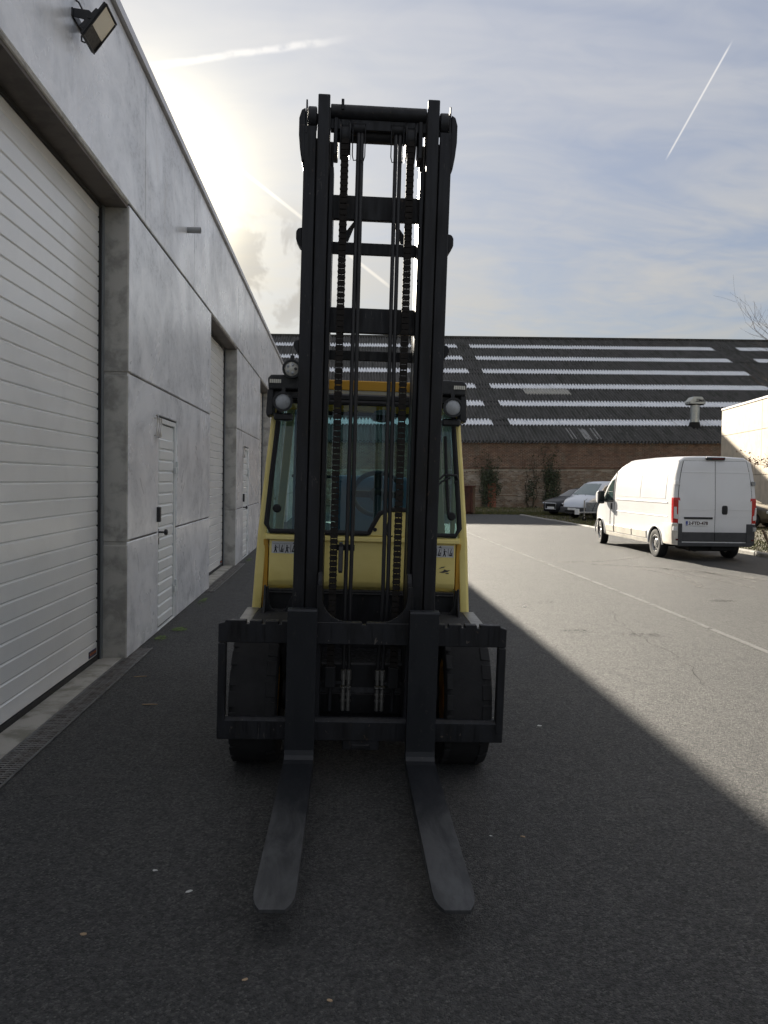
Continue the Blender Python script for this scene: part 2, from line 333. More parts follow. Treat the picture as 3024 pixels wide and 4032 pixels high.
# ------------------------------------------------------------------ mesh helpers
class MB:
    def __init__(s): s.v = []; s.f = []; s.mi = []; s.m = 0
    def add(s, vs_, fs):
        o = len(s.v); s.v += [tuple(v) for v in vs_]
        for f in fs: s.f.append(tuple(i + o for i in f)); s.mi.append(s.m)
        return s
    def box(s, x0, x1, y0, y1, z0, z1):
        return s.add([(x0, y0, z0), (x1, y0, z0), (x1, y1, z0), (x0, y1, z0), (x0, y0, z1), (x1, y0, z1), (x1, y1, z1), (x0, y1, z1)],
                     [(0, 3, 2, 1), (4, 5, 6, 7), (0, 1, 5, 4), (1, 2, 6, 5), (2, 3, 7, 6), (3, 0, 4, 7)])
    def prism(s, pts, axis, a, b):
        n = len(pts)
        def P(p, t): return (t, p[0], p[1]) if axis == 'x' else ((p[0], t, p[1]) if axis == 'y' else (p[0], p[1], t))
        return s.add([P(p, a) for p in pts] + [P(p, b) for p in pts],
                     [tuple(range(n)), tuple(range(2 * n - 1, n - 1, -1))] + [(i, i + n, (i + 1) % n + n, (i + 1) % n) for i in range(n)])
    def cyl(s, p0, p1, r, r1=None, n=16, cap=True):
        p0, p1 = Vector(p0), Vector(p1); r1 = r if r1 is None else r1
        d = (p1 - p0).normalized(); a = d.orthogonal().normalized(); b = d.cross(a)
        ring = lambda p, q: [p + (a * cos(2 * pi * i / n) + b * sin(2 * pi * i / n)) * q for i in range(n)]
        fs = [(i, (i + 1) % n, (i + 1) % n + n, i + n) for i in range(n)]
        if cap: fs += [tuple(range(n - 1, -1, -1)), tuple(range(n, 2 * n))]
        return s.add(ring(p0, r) + ring(p1, r1), fs)
    def tube(s, pts, r, n=8, closed=False):
        pts = [Vector(p) for p in pts]; m = len(pts); vs_ = []; a = None
        rr = r if isinstance(r, (list, tuple)) else [r] * m
        for i, p in enumerate(pts):
            if closed: d = pts[(i + 1) % m] - pts[i - 1]
            else: d = pts[min(i + 1, m - 1)] - pts[max(i - 1, 0)]
            d.normalize()
            a = d.orthogonal().normalized() if a is None else (a - d * a.dot(d)).normalized()
            b = d.cross(a)
            vs_ += [p + (a * cos(2 * pi * k / n) + b * sin(2 * pi * k / n)) * rr[i] for k in range(n)]
        fs = []
        for i in range(m if closed else m - 1):
            j = (i + 1) % m
            fs += [(i * n + k, i * n + (k + 1) % n, j * n + (k + 1) % n, j * n + k) for k in range(n)]
        if not closed: fs += [tuple(range(n - 1, -1, -1)), tuple(range((m - 1) * n, m * n))]
        return s.add(vs_, fs)
    def lathe(s, prof, o, axis, n=24, cap=True):
        """prof: (radius, distance along axis) from one end to the other"""
        o = Vector(o); d = Vector(axis).normalized(); a = d.orthogonal().normalized(); b = d.cross(a); m = len(prof)
        vs_ = [o + d * t + (a * cos(2 * pi * k / n) + b * sin(2 * pi * k / n)) * r for r, t in prof for k in range(n)]
        fs = [(i * n + k, i * n + (k + 1) % n, (i + 1) * n + (k + 1) % n, (i + 1) * n + k) for i in range(m - 1) for k in range(n)]
        if cap: fs += [tuple(range(n - 1, -1, -1)), tuple(range((m - 1) * n, m * n))]
        return s.add(vs_, fs)
    def xf(s, M, start=0):
        s.v[start:] = [tuple(M @ Vector(v)) for v in s.v[start:]]; return s
    def mesh(s, name, mats, bevel=0.0, smooth=False, ang=32, seg=1):
        me = bpy.data.meshes.new(name); me.from_pydata(s.v, [], s.f)
        for m in (mats if isinstance(mats, (list, tuple)) else [mats]): me.materials.append(MATS[m])
        me.polygons.foreach_set('material_index', s.mi)
        bm = bmesh.new(); bm.from_mesh(me)
        bmesh.ops.recalc_face_normals(bm, faces=bm.faces)
        if bevel:
            es = [e for e in bm.edges if len(e.link_faces) == 2 and e.calc_face_angle(0) > R(28)]
            bmesh.ops.bevel(bm, geom=es, offset=bevel, segments=seg, affect='EDGES', clamp_overlap=True, profile=.6)
        bm.to_mesh(me); bm.free()
        if smooth:
            me.polygons.foreach_set('use_smooth', [True] * len(me.polygons)); me.set_sharp_from_angle(angle=R(ang))
        return me
    def build(s, name, mats, parent=None, bevel=0.0, smooth=False, ang=32, seg=1):
        return link(name, s.mesh(name, mats, bevel, smooth, ang, seg), parent)
def link(name, me, parent=None, loc=None):
    o = bpy.data.objects.new(name, me); COL.objects.link(o)
    if parent: o.parent = parent
    if loc: o.location = loc
    return o
def thing(name, label, cat, loc=(0, 0, 0), rot=(0, 0, 0), group=None):
    o = bpy.data.objects.new(name, None); COL.objects.link(o); o.location = loc; o.rotation_euler = rot
    o.empty_display_size = .1
    return tag(o, label, cat, group)
def tag(o, label, cat, group=None):
    o['label'] = label; o['category'] = cat
    if group: o['group'] = group
    return o
def struct(o): o['kind'] = 'structure'; return o
def stuff(o, label=None, cat=None):
    o['kind'] = 'stuff'
    if label: o['label'] = label; o['category'] = cat
    return o
def text_mesh(txt, size, M, matname, name='lettering', parent=None, extrude=.002, shear=0, bold=0):
    cu_ = bpy.data.curves.new(name, 'FONT'); cu_.body = txt; cu_.size = size; cu_.extrude = extrude; cu_.align_x = 'CENTER'; cu_.align_y = 'CENTER'
    cu_.shear = shear; cu_.offset = bold
    t = bpy.data.objects.new(name, cu_); COL.objects.link(t)
    me = bpy.data.meshes.new_from_object(t.evaluated_get(bpy.context.evaluated_depsgraph_get()))
    bpy.data.objects.remove(t); me.transform(M); me.materials.clear(); me.materials.append(MATS[matname])
    return link(name, me, parent)
def interp(tab, x):
    if x <= tab[0][0]: return tab[0][1]
    for (a, p), (b, q) in zip(tab, tab[1:]):
        if x <= b: return p + (q - p) * (x - a) / (b - a)
    return tab[-1][1]

# ------------------------------------------------------------------ ground
def sheet(name, pts, z, m):
    b = MB(); b.add([(x, y, z) for x, y in pts], [tuple(range(len(pts)))]); return struct(b.build(name, m))
sheet('ground', [(-320, -320), (320, -320), (320, 320), (-320, 320)], 0.0, 'soil')
KX = [(-40, 10.1), (10, 10.1), (18, 10.12), (24, 10.0), (28, 9.75), (34.8, 9.55), (39.4, 9.4)]
b = MB(); ed = [(x - .02, y) for y, x in KX]
b.add([(x, y, .004) for x, y in [(-12, -40)] + ed + [(3, 39.4), (-12, 39.4)]], [tuple(range(len(ed) + 3))])
struct(b.build('asphalt_yard', 'asphalt'))
# kerb along the right of the yard, in lengths with joints
kerb = struct(MB().box(9.9, 9.91, 9, 9.01, -.02, 0).build('kerb', 'kerb_concrete'))
y = 8.0; i = 0
while y < 38.5:
    L = .98; x0 = interp(KX, y); x1 = interp(KX, y + L)
    hh = .10 if y < 25 else .045
    k = MB(); k.prism([(0, -.02), (.14, -.02), (.14, hh), (.02, hh), (0, hh - .03)], 'y', 0, L - .012)
    o = k.build('kerb_stone', 'kerb_concrete', kerb, bevel=.006); o.location = (x0, y, random.uniform(-.006, .006)); o.rotation_euler = (0, 0, -math.atan2(x1 - x0, L) + random.uniform(-.006, .006))
    y += 1.0
# the painted line and the marks tyres left
b = MB(); xs = [(2.5, 4.36), (7.4, 4.37), (10.6, 4.42), (15, 4.39), (24, 4.33), (33, 4.30)]
ys = [2.5 + .5 * i for i in range(62)]
vv = []
for y in ys: vv += [(interp(xs, y) - .04, y, .008), (interp(xs, y) + .04, y, .008)]
b.add(vv, [(2*i, 2*i+1, 2*i+3, 2*i+2) for i in range(len(ys) - 1)])
struct(b.build('painted_line', 'line_paint'))
def arc_mark(pts, w):
    b = MB(); vv = []
    for i, (x, y) in enumerate(pts):
        dx = pts[min(i+1, len(pts)-1)][0] - pts[max(i-1, 0)][0]; dy = pts[min(i+1, len(pts)-1)][1] - pts[max(i-1, 0)][1]; l = sqrt(dx*dx+dy*dy)
        vv += [(x - dy/l*w, y + dx/l*w, .008), (x + dy/l*w, y - dx/l*w, .008)]
    b.add(vv, [(2*i, 2*i+1, 2*i+3, 2*i+2) for i in range(len(pts) - 1)])
    struct(b.build('tyre_track', 'tyre_dust'))
arc_mark([(5.3 + 2.7 * sin(t * .1), 15.6 - 3.6 * (1 - cos(t * .1)) - t*.05) for t in range(0, 14)], .13)
arc_mark([(6.0 + .3 * sin(t * .3), 14.9 - .25 * t) for t in range(0, 12)], .08)
arc_mark([(6.55 + .25 * t * .12, 15.2 - .28 * t) for t in range(0, 12)], .07)
arc_mark([(7.05 + .3 * t * .1, 14.9 - .22 * t) for t in range(0, 10)], .06)
arc_mark([(4.7 + .22 * t, 16.0 + .012 * t * t) for t in range(0, 12)], .09)

def stain(x, y, a, c, k=30):
    m = MB(); m.add([(x + a * cos(2*pi*j/k) * random.uniform(.55, 1.1), y + c * sin(2*pi*j/k) * random.uniform(.55, 1.1), .007 + random.uniform(0, .0008)) for j in range(k)], [tuple(range(k))])
    struct(m.build('oil_stain', 'oil_stain'))
for q in ((3.35, 8.3, .34, .16), (2.75, 8.5, .22, .12), (2.9, 10.6, .25, .12), (5.6, 10.8, .3, .14)): stain(*q)
def crack(pts, w):
    vv = []; n = len(pts)
    for i, (x, y) in enumerate(pts):
        q = w * random.uniform(.5, 1.3); vv += [(x - q, y, .0065), (x + q, y, .0065)]
    b = MB(); b.add(vv, [(2*i, 2*i+1, 2*i+3, 2*i+2) for i in range(n - 1)]); struct(b.build('crack', 'drain_dark'))
for x, y, n in ((3.1, 6.2, 40), (6.9, 9.0, 34), (1.9, 13.0, 30)):
    pts = []
    for i in range(n): pts.append((x, y)); y += random.uniform(.06, .14); x += random.gauss(.02, .035)
    crack(pts, .0035)

# ------------------------------------------------------------------ warehouse on the left
WX = -1.9
wh = thing('warehouse', 'long pale concrete panel warehouse with white overhead doors on the left', 'building', (WX, 16, 0))
def kid(o, root=wh): o.location = (-root.location[0], -root.location[1], -root.location[2]); return o
OPEN = [(4.1, 7.15), (11.7, 14.75), (19.1, 22.15), (26.7, 29.75)]
WALLS = [(-1.0, 4.1), (7.15, 11.7), (14.75, 19.1), (22.15, 26.7), (29.75, 36.0)]
ZR = [(0, 1.085), (1.085, 2.625), (2.625, 4.135)]
b = MB()                                                       # dark backing behind the joints, side and rear walls, flat roof
DOORS = {1: (8.36, 9.30), 2: (15.86, 16.80), 3: (23.3, 24.25)}
for i, (y0, y1) in enumerate(WALLS):
    if i in DOORS:
        a_, c_ = DOORS[i]; b.box(WX - .30, WX - .018, y0 + .02, a_ + .002, -.1, 2.334); b.box(WX - .30, WX - .018, c_ - .002, y1 - .02, -.1, 2.334); b.box(WX - .30, WX - .018, y0 + .02, y1 - .02, 2.334, 4.2); b.box(WX - .30, WX - .12, a_ + .002, c_ - .002, -.1, 2.334)
    else: b.box(WX - .30, WX - .018, y0 + .02, y1 - .02, -.1, 4.2)
b.box(WX - .30, WX - .018, -.98, 35.98, 4.1, 5.6)
kid(b.build('joint_backing', 'sealant', wh))
kid(MB().box(WX - 14, WX - .31, -.9, 35.9, 5.35, 5.5).build('roof_slab', 'raw_concrete', wh))
kid(MB().box(WX - 14.2, WX - 14, -1, 36, 0, 5.6).build('rear_wall', 'raw_concrete', wh))
kid(MB().box(WX - 14, WX - .31, 35.7, 35.95, 0, 5.34).build('end_wall', 'raw_concrete', wh))
def wall_panel(y0, y1, z0, z1, cut=None):
    g = .009
    m = MB(); y0 += g * .55; y1 -= g * .55; z0 += g; z1 -= g
    if cut and cut[2] > z0:
        a, c, top = cut
        if z1 <= top + .02: pts = None
        if z1 <= top:
            m.box(WX - .2, WX, y0, a, z0, z1); m.box(WX - .2, WX, c, y1, z0, z1)
        else:
            m.prism([(y0, z0), (a, z0), (a, top), (c, top), (c, z0), (y1, z0), (y1, z1), (y0, z1)], 'x', WX - .2, WX)
    else: m.box(WX - .2, WX, y0, y1, z0, z1)
    kid(m.build('wall_panel', 'painted_concrete', wh, bevel=.008))
for i, (y0, y1) in enumerate(WALLS):
    for z0, z1 in ZR:
        wall_panel(y0, y1, z0, z1, (*DOORS[i], 2.335) if i in DOORS and z0 < 2.3 else None)
TJ = [-1.0, 7.72, 10.3, 14.82, 17.65, 22.4, 25.2, 30.0, 32.8, 36.0]
for a, c in zip(TJ, TJ[1:]): wall_panel(a, c, 4.145, 5.58)
for a, c in zip(TJ, TJ[1:]):
    m = MB(); m.prism([(WX - .34, 5.585), (WX + .035, 5.585), (WX + .035, 5.665), (WX + .025, 5.68), (WX - .34, 5.66)], 'y', a + .002, c - .002)
    kid(m.build('coping', 'coping_metal', wh))
for y0, y1 in OPEN:                                            # raw concrete reveals, cast in three lifts
    for s, yy in ((-1, y0), (1, y1)):
        for z0, z1 in ((0, 1.05), (1.075, 2.60), (2.625, 4.12)):
            m = MB(); m.box(WX - .26, WX - .004, yy - .004 if s > 0 else yy - .1, yy + .1 if s > 0 else yy + .004, z0, z1)
            kid(m.build('door_reveal', 'raw_concrete', wh, bevel=.01))
        for zz in (1.04, 2.59):
            m = MB(); m.box(WX - .25, WX - .012, yy + (.004 if s > 0 else -.09), yy + (.09 if s > 0 else -.004), zz, zz + .045); kid(m.build('mortar_bed', 'raw_concrete', wh))
    kid(MB().box(WX - .26, WX - .006, y0 + .005, y1 - .005, 4.125, 4.3).build('lintel', 'raw_concrete', wh, bevel=.008))
# overhead doors: track with seal, then one ribbed slat after another
SLAT = .131
def slat_mesh(L):
    m = MB(); t = 0
    p = [(0, .0005), (.017, .0005), (.026, .009), (.026, SLAT - .013), (.017, SLAT - .006), (.017, SLAT - .0005), (0, SLAT - .0005)]
    m.prism([(WX - .27 + a, c) for a, c in p], 'y', 0, L)      # (x, z) profile run along y
    return m.mesh('slat', 'white_steel')
for n, (y0, y1) in enumerate(OPEN):
    m = MB()
    for yy in (y0, y1 - .06):
        m.box(WX - .30, WX - .215, yy, yy + .06, 0, 4.12)
    m.m = 1
    m.box(WX - .262, WX - .225, y0 + .058, y0 + .088, .02, 4.08); m.box(WX - .262, WX - .225, y1 - .088, y1 - .058, .02, 4.08); m.box(WX - .262, WX - .222, y0 + .09, y1 - .09, 4.065, 4.12)
    m.box(WX - .275, WX - .235, y0 + .09, y1 - .09, .006, .055)
    m.m = 2; m.box(WX - .33, WX - .302, y0, y1, 0, 4.12)
    d = kid(m.build('overhead_door', ['track_grey', 'rubber', 'drain_dark'], wh))
    me = slat_mesh(y1 - y0 - .14)
    for k in range(31):
        o = link('slat', me, d); o.location = (0, y0 + .07, .055 + k * SLAT)
    m = MB(); m.box(WX - .244, WX - .2375, y1 - .32, y1 - .12, .075, .135)
    pl = m.build('maker_plate', 'navy_plate', d, bevel=.002)
    text_mesh('HÖRMANN', .036, Matrix.Translation((WX - .2365, y1 - .22, .105)) @ Matrix(((0, 0, 1, 0), (1, 0, 0, 0), (0, 1, 0, 0), (0, 0, 0, 1))), 'orange_print', 'lettering', d, .0008)
# personnel doors
for n, (y0, y1) in DOORS.items():
    m = MB()
    m.box(WX - .06, WX - .012, y0 + .012, y0 + .06, .012, 2.32); m.box(WX - .06, WX - .012, y1 - .06, y1 - .012, .012, 2.32); m.box(WX - .06, WX - .0125, y0 + .0605, y1 - .0605, 2.265, 2.319)
    m.box(WX - .10, WX - .008, y0 + .02, y1 - .02, .006, .022)
    d = kid(m.build('personnel_door', 'grey_white_steel', wh, bevel=.004))
    ya, yb = y0 + .066, y1 - .066
    m = MB(); m.box(WX - .075, WX - .035, ya, yb, .03, 2.255); m.build('door_leaf', 'grey_white_steel', d, bevel=.003)
    zt = 2.10
    for k in range(17):
        z1 = zt - k * .122; z0 = z1 - .116
        m = MB(); m.prism([(WX - .036, z0 + .002), (WX - .022, z0 + .016), (WX - .022, z1 - .014), (WX - .036, z1)], 'y', ya + .06, yb - .03); m.build('rib', 'grey_white_steel', d)
    m = MB(); m.box(WX - .034, WX - .026, ya + .05, yb - .03, .035, .075); m.build('bottom_seal', 'rubber', d)
    for zz in (.32, 1.72):
        m = MB(); m.cyl((WX + .012, y1 - .035, zz), (WX + .012, y1 - .035, zz + .07), .016, n=10); m.cyl((WX + .012, y1 - .035, zz + .074), (WX + .012, y1 - .035, zz + .144), .013, n=10)
        m.box(WX - .012, WX + .012, y1 - .085, y1 - .03, zz, zz + .07); m.box(WX - .012, WX + .012, y1 - .04, y1 + .0, zz + .074, zz + .144)
        m.build('hinge', 'grey_white_steel', d, bevel=.002)
    m = MB(); yh = ya + .035
    m.box(WX - .030, WX - .018, yh - .018, yh + .018, 1.04, 1.115); m.cyl((WX - .02, yh, 1.08), (WX + .045, yh, 1.08), .011, n=10)
    m.lathe([(.012, 0), (.030, .006), (.034, .02), (.030, .034), (.012, .04)], (WX + .04, yh, 1.08), (1, 0, 0), 14)
    m.box(WX - .030, WX - .014, yh - .014, yh + .014, .945, 1.015)
    m.build('door_handle', 'dark_plastic', d, smooth=True, bevel=.002)
    kb = MB(); kb.box(WX - .005, WX + .035, y0 - .075, y0 - .012, 1.20, 1.36); tag(kb.build('key_box', 'dark_plastic', None, bevel=.008, seg=2), 'black key box on the wall beside the %s' % ('nearest white personnel door' if n == 1 else ('second personnel door along the wall' if n == 2 else 'personnel door hidden behind the forklift')), 'key box', 'key boxes beside the personnel doors')
    # curling metal house number standing off the wall
    m = MB(); yn = y0 - .13
    for q in range(3):
        s = yn + q * .085 - .10
        m.tube([(WX + .030, s + .030 + .016 * sin(t * .62), 2.30 - t * .0195) for t in range(11)], .0075, 6)
    m.tube([(WX + .03, yn - .12, 2.315), (WX + .03, yn - .09, 2.325), (WX + .03, yn - .07, 2.30)], .0075, 6)
    m.tube([(WX + .03, yn - .085, 2.10), (WX + .03, yn - .02, 2.095), (WX + .03, yn + .07, 2.10)], .0075, 6)
    for q in (-.09, .06): m.cyl((WX - .01, yn + q, 2.29), (WX + .03, yn + q, 2.29), .005, n=6); m.cyl((WX - .01, yn + q, 2.11), (WX + .03, yn + q, 2.11), .005, n=6)
    tag(m.build('house_number', 'brushed_steel', None, smooth=True), 'thin bent metal number above left of the %s' % ('nearest white personnel door' if n == 1 else ('second personnel door' if n == 2 else 'personnel door behind the forklift')), 'number sign', 'house numbers on the warehouse wall')
# overflow pipe
m = MB(); m.lathe([(.030, 0), (.037, 0), (.037, .175), (.030, .175), (.030, .03)], (WX - .01, 9.83, 4.765), (1, 0, 0), 20); kid(m.build('overflow_pipe', 'pvc_grey', wh, smooth=True))
# thresholds and drains in front of the doors
for n, (y0, y1) in enumerate(OPEN[:2]):
    a = MB(); a.box(WX - .36, WX - .045, y0 - .0, y1 + .0, -.05, .016); struct(a.build('door_threshold', 'sill_concrete', None, bevel=.006))
    dy0, dy1 = y0 - .35, y1 + .42
    t = thing('drain_channel', 'narrow slotted iron drain channel %s' % ('along the nearest overhead door' if n == 0 else 'along the second overhead door'), 'drain', (WX, (dy0 + dy1) / 2, 0), group='drain channels by the doors')
    m = MB(); m.box(WX - .032, WX + .128, dy0, dy1, .0045, .006); kid(m.build('channel_bed', 'drain_dark', t), t)
    for xx in (WX - .04, WX + .120):
        m = MB(); m.box(xx, xx + .016, dy0, dy1, .005, .016); kid(m.build('edge_rail', 'galv_edge', t, bevel=.002), t)
    xs0 = (WX - .022, WX + .026, WX + .074)
    m = MB(); m.box(WX + .024, WX + .030, dy0, dy1, .006, .013); m.box(WX + .070, WX + .076, dy0, dy1, .006, .013); kid(m.build('grate_spine', 'drain_iron', t), t)
    mb = MB(); pts = [(WX - .024, 0), (WX + .0, .004), (WX + .026, -.002), (WX + .05, .004), (WX + .074, -.002), (WX + .1, .004), (WX + .120, 0)]
    w = .0085
    poly = [(x, yy - w) for x, yy in pts] + [(x, yy + w) for x, yy in reversed(pts)]
    mb.prism(poly, 'z', .0065, .0145); me = mb.mesh('grate_bar', 'drain_iron')
    y = dy0 + .02; k = 0
    while y < dy1 - .01:
        o = link('grate_bar', me, t); o.location = (-t.location[0], -t.location[1] + y, random.uniform(-.0008, .0008)); y += .033 if n == 0 else .045; k += 1
# floodlight on the wall
fl = thing('floodlight', 'black LED floodlight on a bracket high on the concrete wall', 'floodlight', (WX, 5.72, 4.93))
A = Vector((.59, 0, .81)); Yv = Vector((0, 1, 0)); Nn = Vector((.81, 0, -.59)); hc = Vector((.165, -.02, -.055))
FM = Matrix(((Yv.x, A.x, Nn.x, hc.x), (Yv.y, A.y, Nn.y, hc.y), (Yv.z, A.z, Nn.z, hc.z), (0, 0, 0, 1)))   # local: u along wall, v up the head, w out of the lens
m = MB(); m.box(-.125, .125, -.145, .135, -.012, .008); hd = m.xf(FM).build('lamp_head', 'dark_plastic', fl, bevel=.008, seg=2)
m = MB()
m.box(-.125, .125, -.145, -.131, .009, .020); m.box(-.125, .125, .121, .135, .009, .020); m.box(-.125, -.111, -.130, .120, .009, .0195); m.box(.111, .125, -.130, .120, .009, .0195)
m.xf(FM).build('lamp_rim', 'dark_plastic', fl, bevel=.004)
m = MB(); m.box(-.108, .108, -.04, .118, .0085, .012); m.xf(FM).build('lamp_glass', 'led_lens', fl)
m = MB(); m.prism([(-.10, -.10), (.10, -.10), (.07, .08), (-.07, .08)], 'z', -.06, -.0125); 
for q in range(7): m.box(-.09 + q * .028, -.084 + q * .028, -.12, .11, -.03, -.0126)
m.xf(FM).build('heat_sink', 'dark_plastic', fl, bevel=.003)
m = MB(); m.box(0, .012, -.11, .11, -.03, .03)
for s in (-.10, .092): m.prism([(.012, -.03), (.012, .03), (.12, .02), (.150, -.01), (.12, -.055)], 'y', s, s + .008)
m.build('bracket', 'dark_plastic', fl, bevel=.003)
m = MB(); m.cyl((.130, -.112, -.025), (.130, .112, -.025), .02, n=12); m.build('pivot_bolt', 'dark_plastic', fl, smooth=True)
m = MB(); m.tube([(0, -.02, .13), (.02, -.01, .12), (.05, .01, .06), (.055, .03, -.02), (.03, .02, -.10), (.04, -.01, -.15), (.07, -.03, -.17), (.10, -.03, -.15), (.12, -.01, -.12)], .006, 6); m.build('cable', 'rubber', fl, smooth=True)

# grit gathered along the wall and the drain
m = MB()
for _ in range(900):
    y = random.uniform(3.6, 19); x = WX + (.145 if any(a - .35 < y < c + .42 for a, c in OPEN[:2]) else .01) + abs(random.gauss(0, .05)); q = random.uniform(.002, .0075)
    a = random.uniform(0, 6.28); m.add([(x + q * cos(a), y + q * sin(a), .004), (x + q * cos(a + 2.2), y + q * sin(a + 2.2), .004), (x + q * cos(a + 4.1), y + q * sin(a + 4.1), .004), (x, y, .004 + q * .9)], [(0, 1, 3), (1, 2, 3), (2, 0, 3)])
stuff(m.build('grit', 'grit'), 'loose grit gathered along the foot of the warehouse wall', 'grit')
# moss and scraps at the wall's foot
for i, (x, y, a, c) in enumerate([(-1.80, 8.05, .07, .16), (-1.70, 8.55, .09, .12), (-1.79, 10.5, .05, .3), (-1.77, 15.9, .06, .35)]):
    m = MB(); k = 26; m.add([(x + a * cos(2*pi*j/k) * random.uniform(.6, 1.1), y + c * sin(2*pi*j/k) * random.uniform(.6, 1.1), .009 + i*.0004) for j in range(k)], [tuple(range(k))])
    o = m.build('moss', 'moss'); o['kind'] = 'stuff'; o['label'] = 'green moss creeping over the asphalt along the wall'; o['category'] = 'moss'

# ------------------------------------------------------------------ old brick hall at the back
BY = 50.0; EZ = 4.475; M_ = .5
bh = thing('brick_hall', 'long old brick hall with a dark corrugated roof and pale rooflights', 'building', (14, BY, 0), (0, R(-.87), 0))
X0, X1 = -14.0, 48.0
kb_ = lambda o: kid(o, bh)
kb_(MB().box(X0, X1, BY + .02, BY + .3, -.1, EZ - .02).build('wall_core', 'mortar', bh))
kb_(MB().prism([(BY + .32, -.1), (BY + 42, -.1), (BY + 42, EZ), (BY + 21, 14.75), (BY + .32, EZ - .12)], 'x', X0 + .2, X1 - .2).build('gable_body', 'mortar', bh))
def bricks(name, z0, z1, m, proud=0.0, x0=-9.0, x1=31.0, gap=None):
    mb = MB(); bw, bhh, g = .225, .072, .013; r = 0; z = z0
    while z + bhh <= z1 + .01:
        x = x0 + (0 if r % 2 else -.12)
        while x < x1:
            if not (gap and gap[0] < x < gap[1]):
                j = random.uniform(-.006, .008) + proud; w = bw * random.uniform(.96, 1.0); ya = BY + .02 - .018 - j
                a, c, e, f = x + random.uniform(0, .006), x + w, z + random.uniform(0, .004), z + bhh - random.uniform(0, .005)
                mb.add([(a, ya, e), (c, ya, e), (c, ya, f), (a, ya, f), (a, BY + .02, e), (c, BY + .02, e), (c, BY + .02, f), (a, BY + .02, f)],
                       [(0, 1, 2, 3), (1, 5, 6, 2), (3, 2, 6, 7), (4, 0, 3, 7), (0, 4, 5, 1)])
            x += bw + g
        z += bhh + g; r += 1
    return stuff(kb_(mb.build(name, m, bh)))
bricks('brickwork', 2.78, EZ - .12, 'brick')
bricks('brickwork', .95, 2.54, 'old_brick_low')
bricks('brickwork', -.02, .80, 'old_brick_low', .03)
bricks('brickwork', 2.60, 2.76, 'brick', .06)
bricks('brickwork', .82, .92, 'old_brick_low', .07)
m = MB()
for px_ in (10.2, 14.2, 18.2, 22.2):
    for k in range(10):
        mb = MB(); mb.box(px_ - .27, px_ + .27, BY - .13, BY - .03, -.02 + k * .17, -.02 + k * .17 + .158); kb_(mb.build('pier_block', 'red_brick' if px_ == 10.2 else 'old_brick_low', bh, bevel=.006))
# roof: rows of corrugated sheets; rooflight sheets lie between
def sheet_mesh(name, width, y0, y1, off, m, th=.0):
    """corrugated sheet running up the slope from y0 to y1"""
    pitch, amp, seg = .236, .062, 6
    n = int(round(width / pitch)); mb = MB(); vv = []
    for i in range(n * seg + 1):
        x = i * pitch / seg; h = off + amp * sin(2 * pi * i / seg)
        vv += [(x, y0 - BY, EZ + (y0 - BY) * M_ + h), (x, y1 - BY, EZ + (y1 - BY) * M_ + h - .012)]
    mb.add(vv, [(2*i, 2*i+2, 2*i+3, 2*i+1) for i in range(n * seg)])
    return mb.mesh(name, m, smooth=True, ang=80)
BANDS = [(52.33, 53.19), (55.55, 56.42), (58.90, 59.76), (62.08, 62.95), (65.20, 66.00), (68.27, 69.06)]
W1 = .236 * 5
edges = [49.72] + [v for bnd in BANDS for v in bnd] + [71.2]
xs_all = []; x = -13.0
rows = []
for k in range(0, len(edges) - 1, 2): rows.append((edges[k], edges[k + 1]))
for (y0, y1) in rows:                                          # dark rows, one joined run each
    mb = MB()
    mid = []
    yy = y0
    o = link('roof_sheeting', sheet_mesh('roof_sheeting', 58.0, y0 - .06, y1 + .06, random.uniform(0, .006), 'roof_cement'), bh); o.location = (X0 + 1 - 14, 0, 0); stuff(o)
for r, (y0, y1) in enumerate(BANDS):
    me_d = sheet_mesh('roof_sheet', W1, y0 - .05, y1 + .05, .012, 'roof_cement'); me_l = sheet_mesh('rooflight_sheet', W1, y0 - .06, y1 + .05, .03, 'roof_translucent')
    x = 11.95 - 21 * W1
    while x < 44:
        dark = (9.9 - .3 < x < 11.9) or (34.0 < x < 35.7) or x < -11.6
        o = link('roof_sheet' if dark else 'rooflight_sheet', me_d if dark else me_l, bh); o.location = (x - 14, random.uniform(-.025, .025), random.uniform(-.01, .01))
        x += W1
me_p = sheet_mesh('roof_sheet', W1, 57.75, 58.95, .035, 'roof_patch')
for k in range(3): o = link('roof_sheet', me_p, bh); o.location = (14.35 + k * W1 - 14, 0, 0)
me_p = sheet_mesh('roof_sheet', .236 * 2, 50.1, 51.8, .022, 'roof_cement_pale')
for xx in (15.6, 16.5, 17.3): o = link('roof_sheet', me_p, bh); o.location = (xx - 14, 0, 0)
kb_(MB().box(X0, X1, 71.0, 71.5, EZ + 21.2 * M_ - .1, EZ + 21.2 * M_ + .12).build('ridge_cap', 'roof_cement', bh, bevel=.05))
kb_(MB().box(X0, X1, BY - .12, BY + .02, EZ - .14, EZ - .02).build('eaves_board', 'drain_dark', bh))
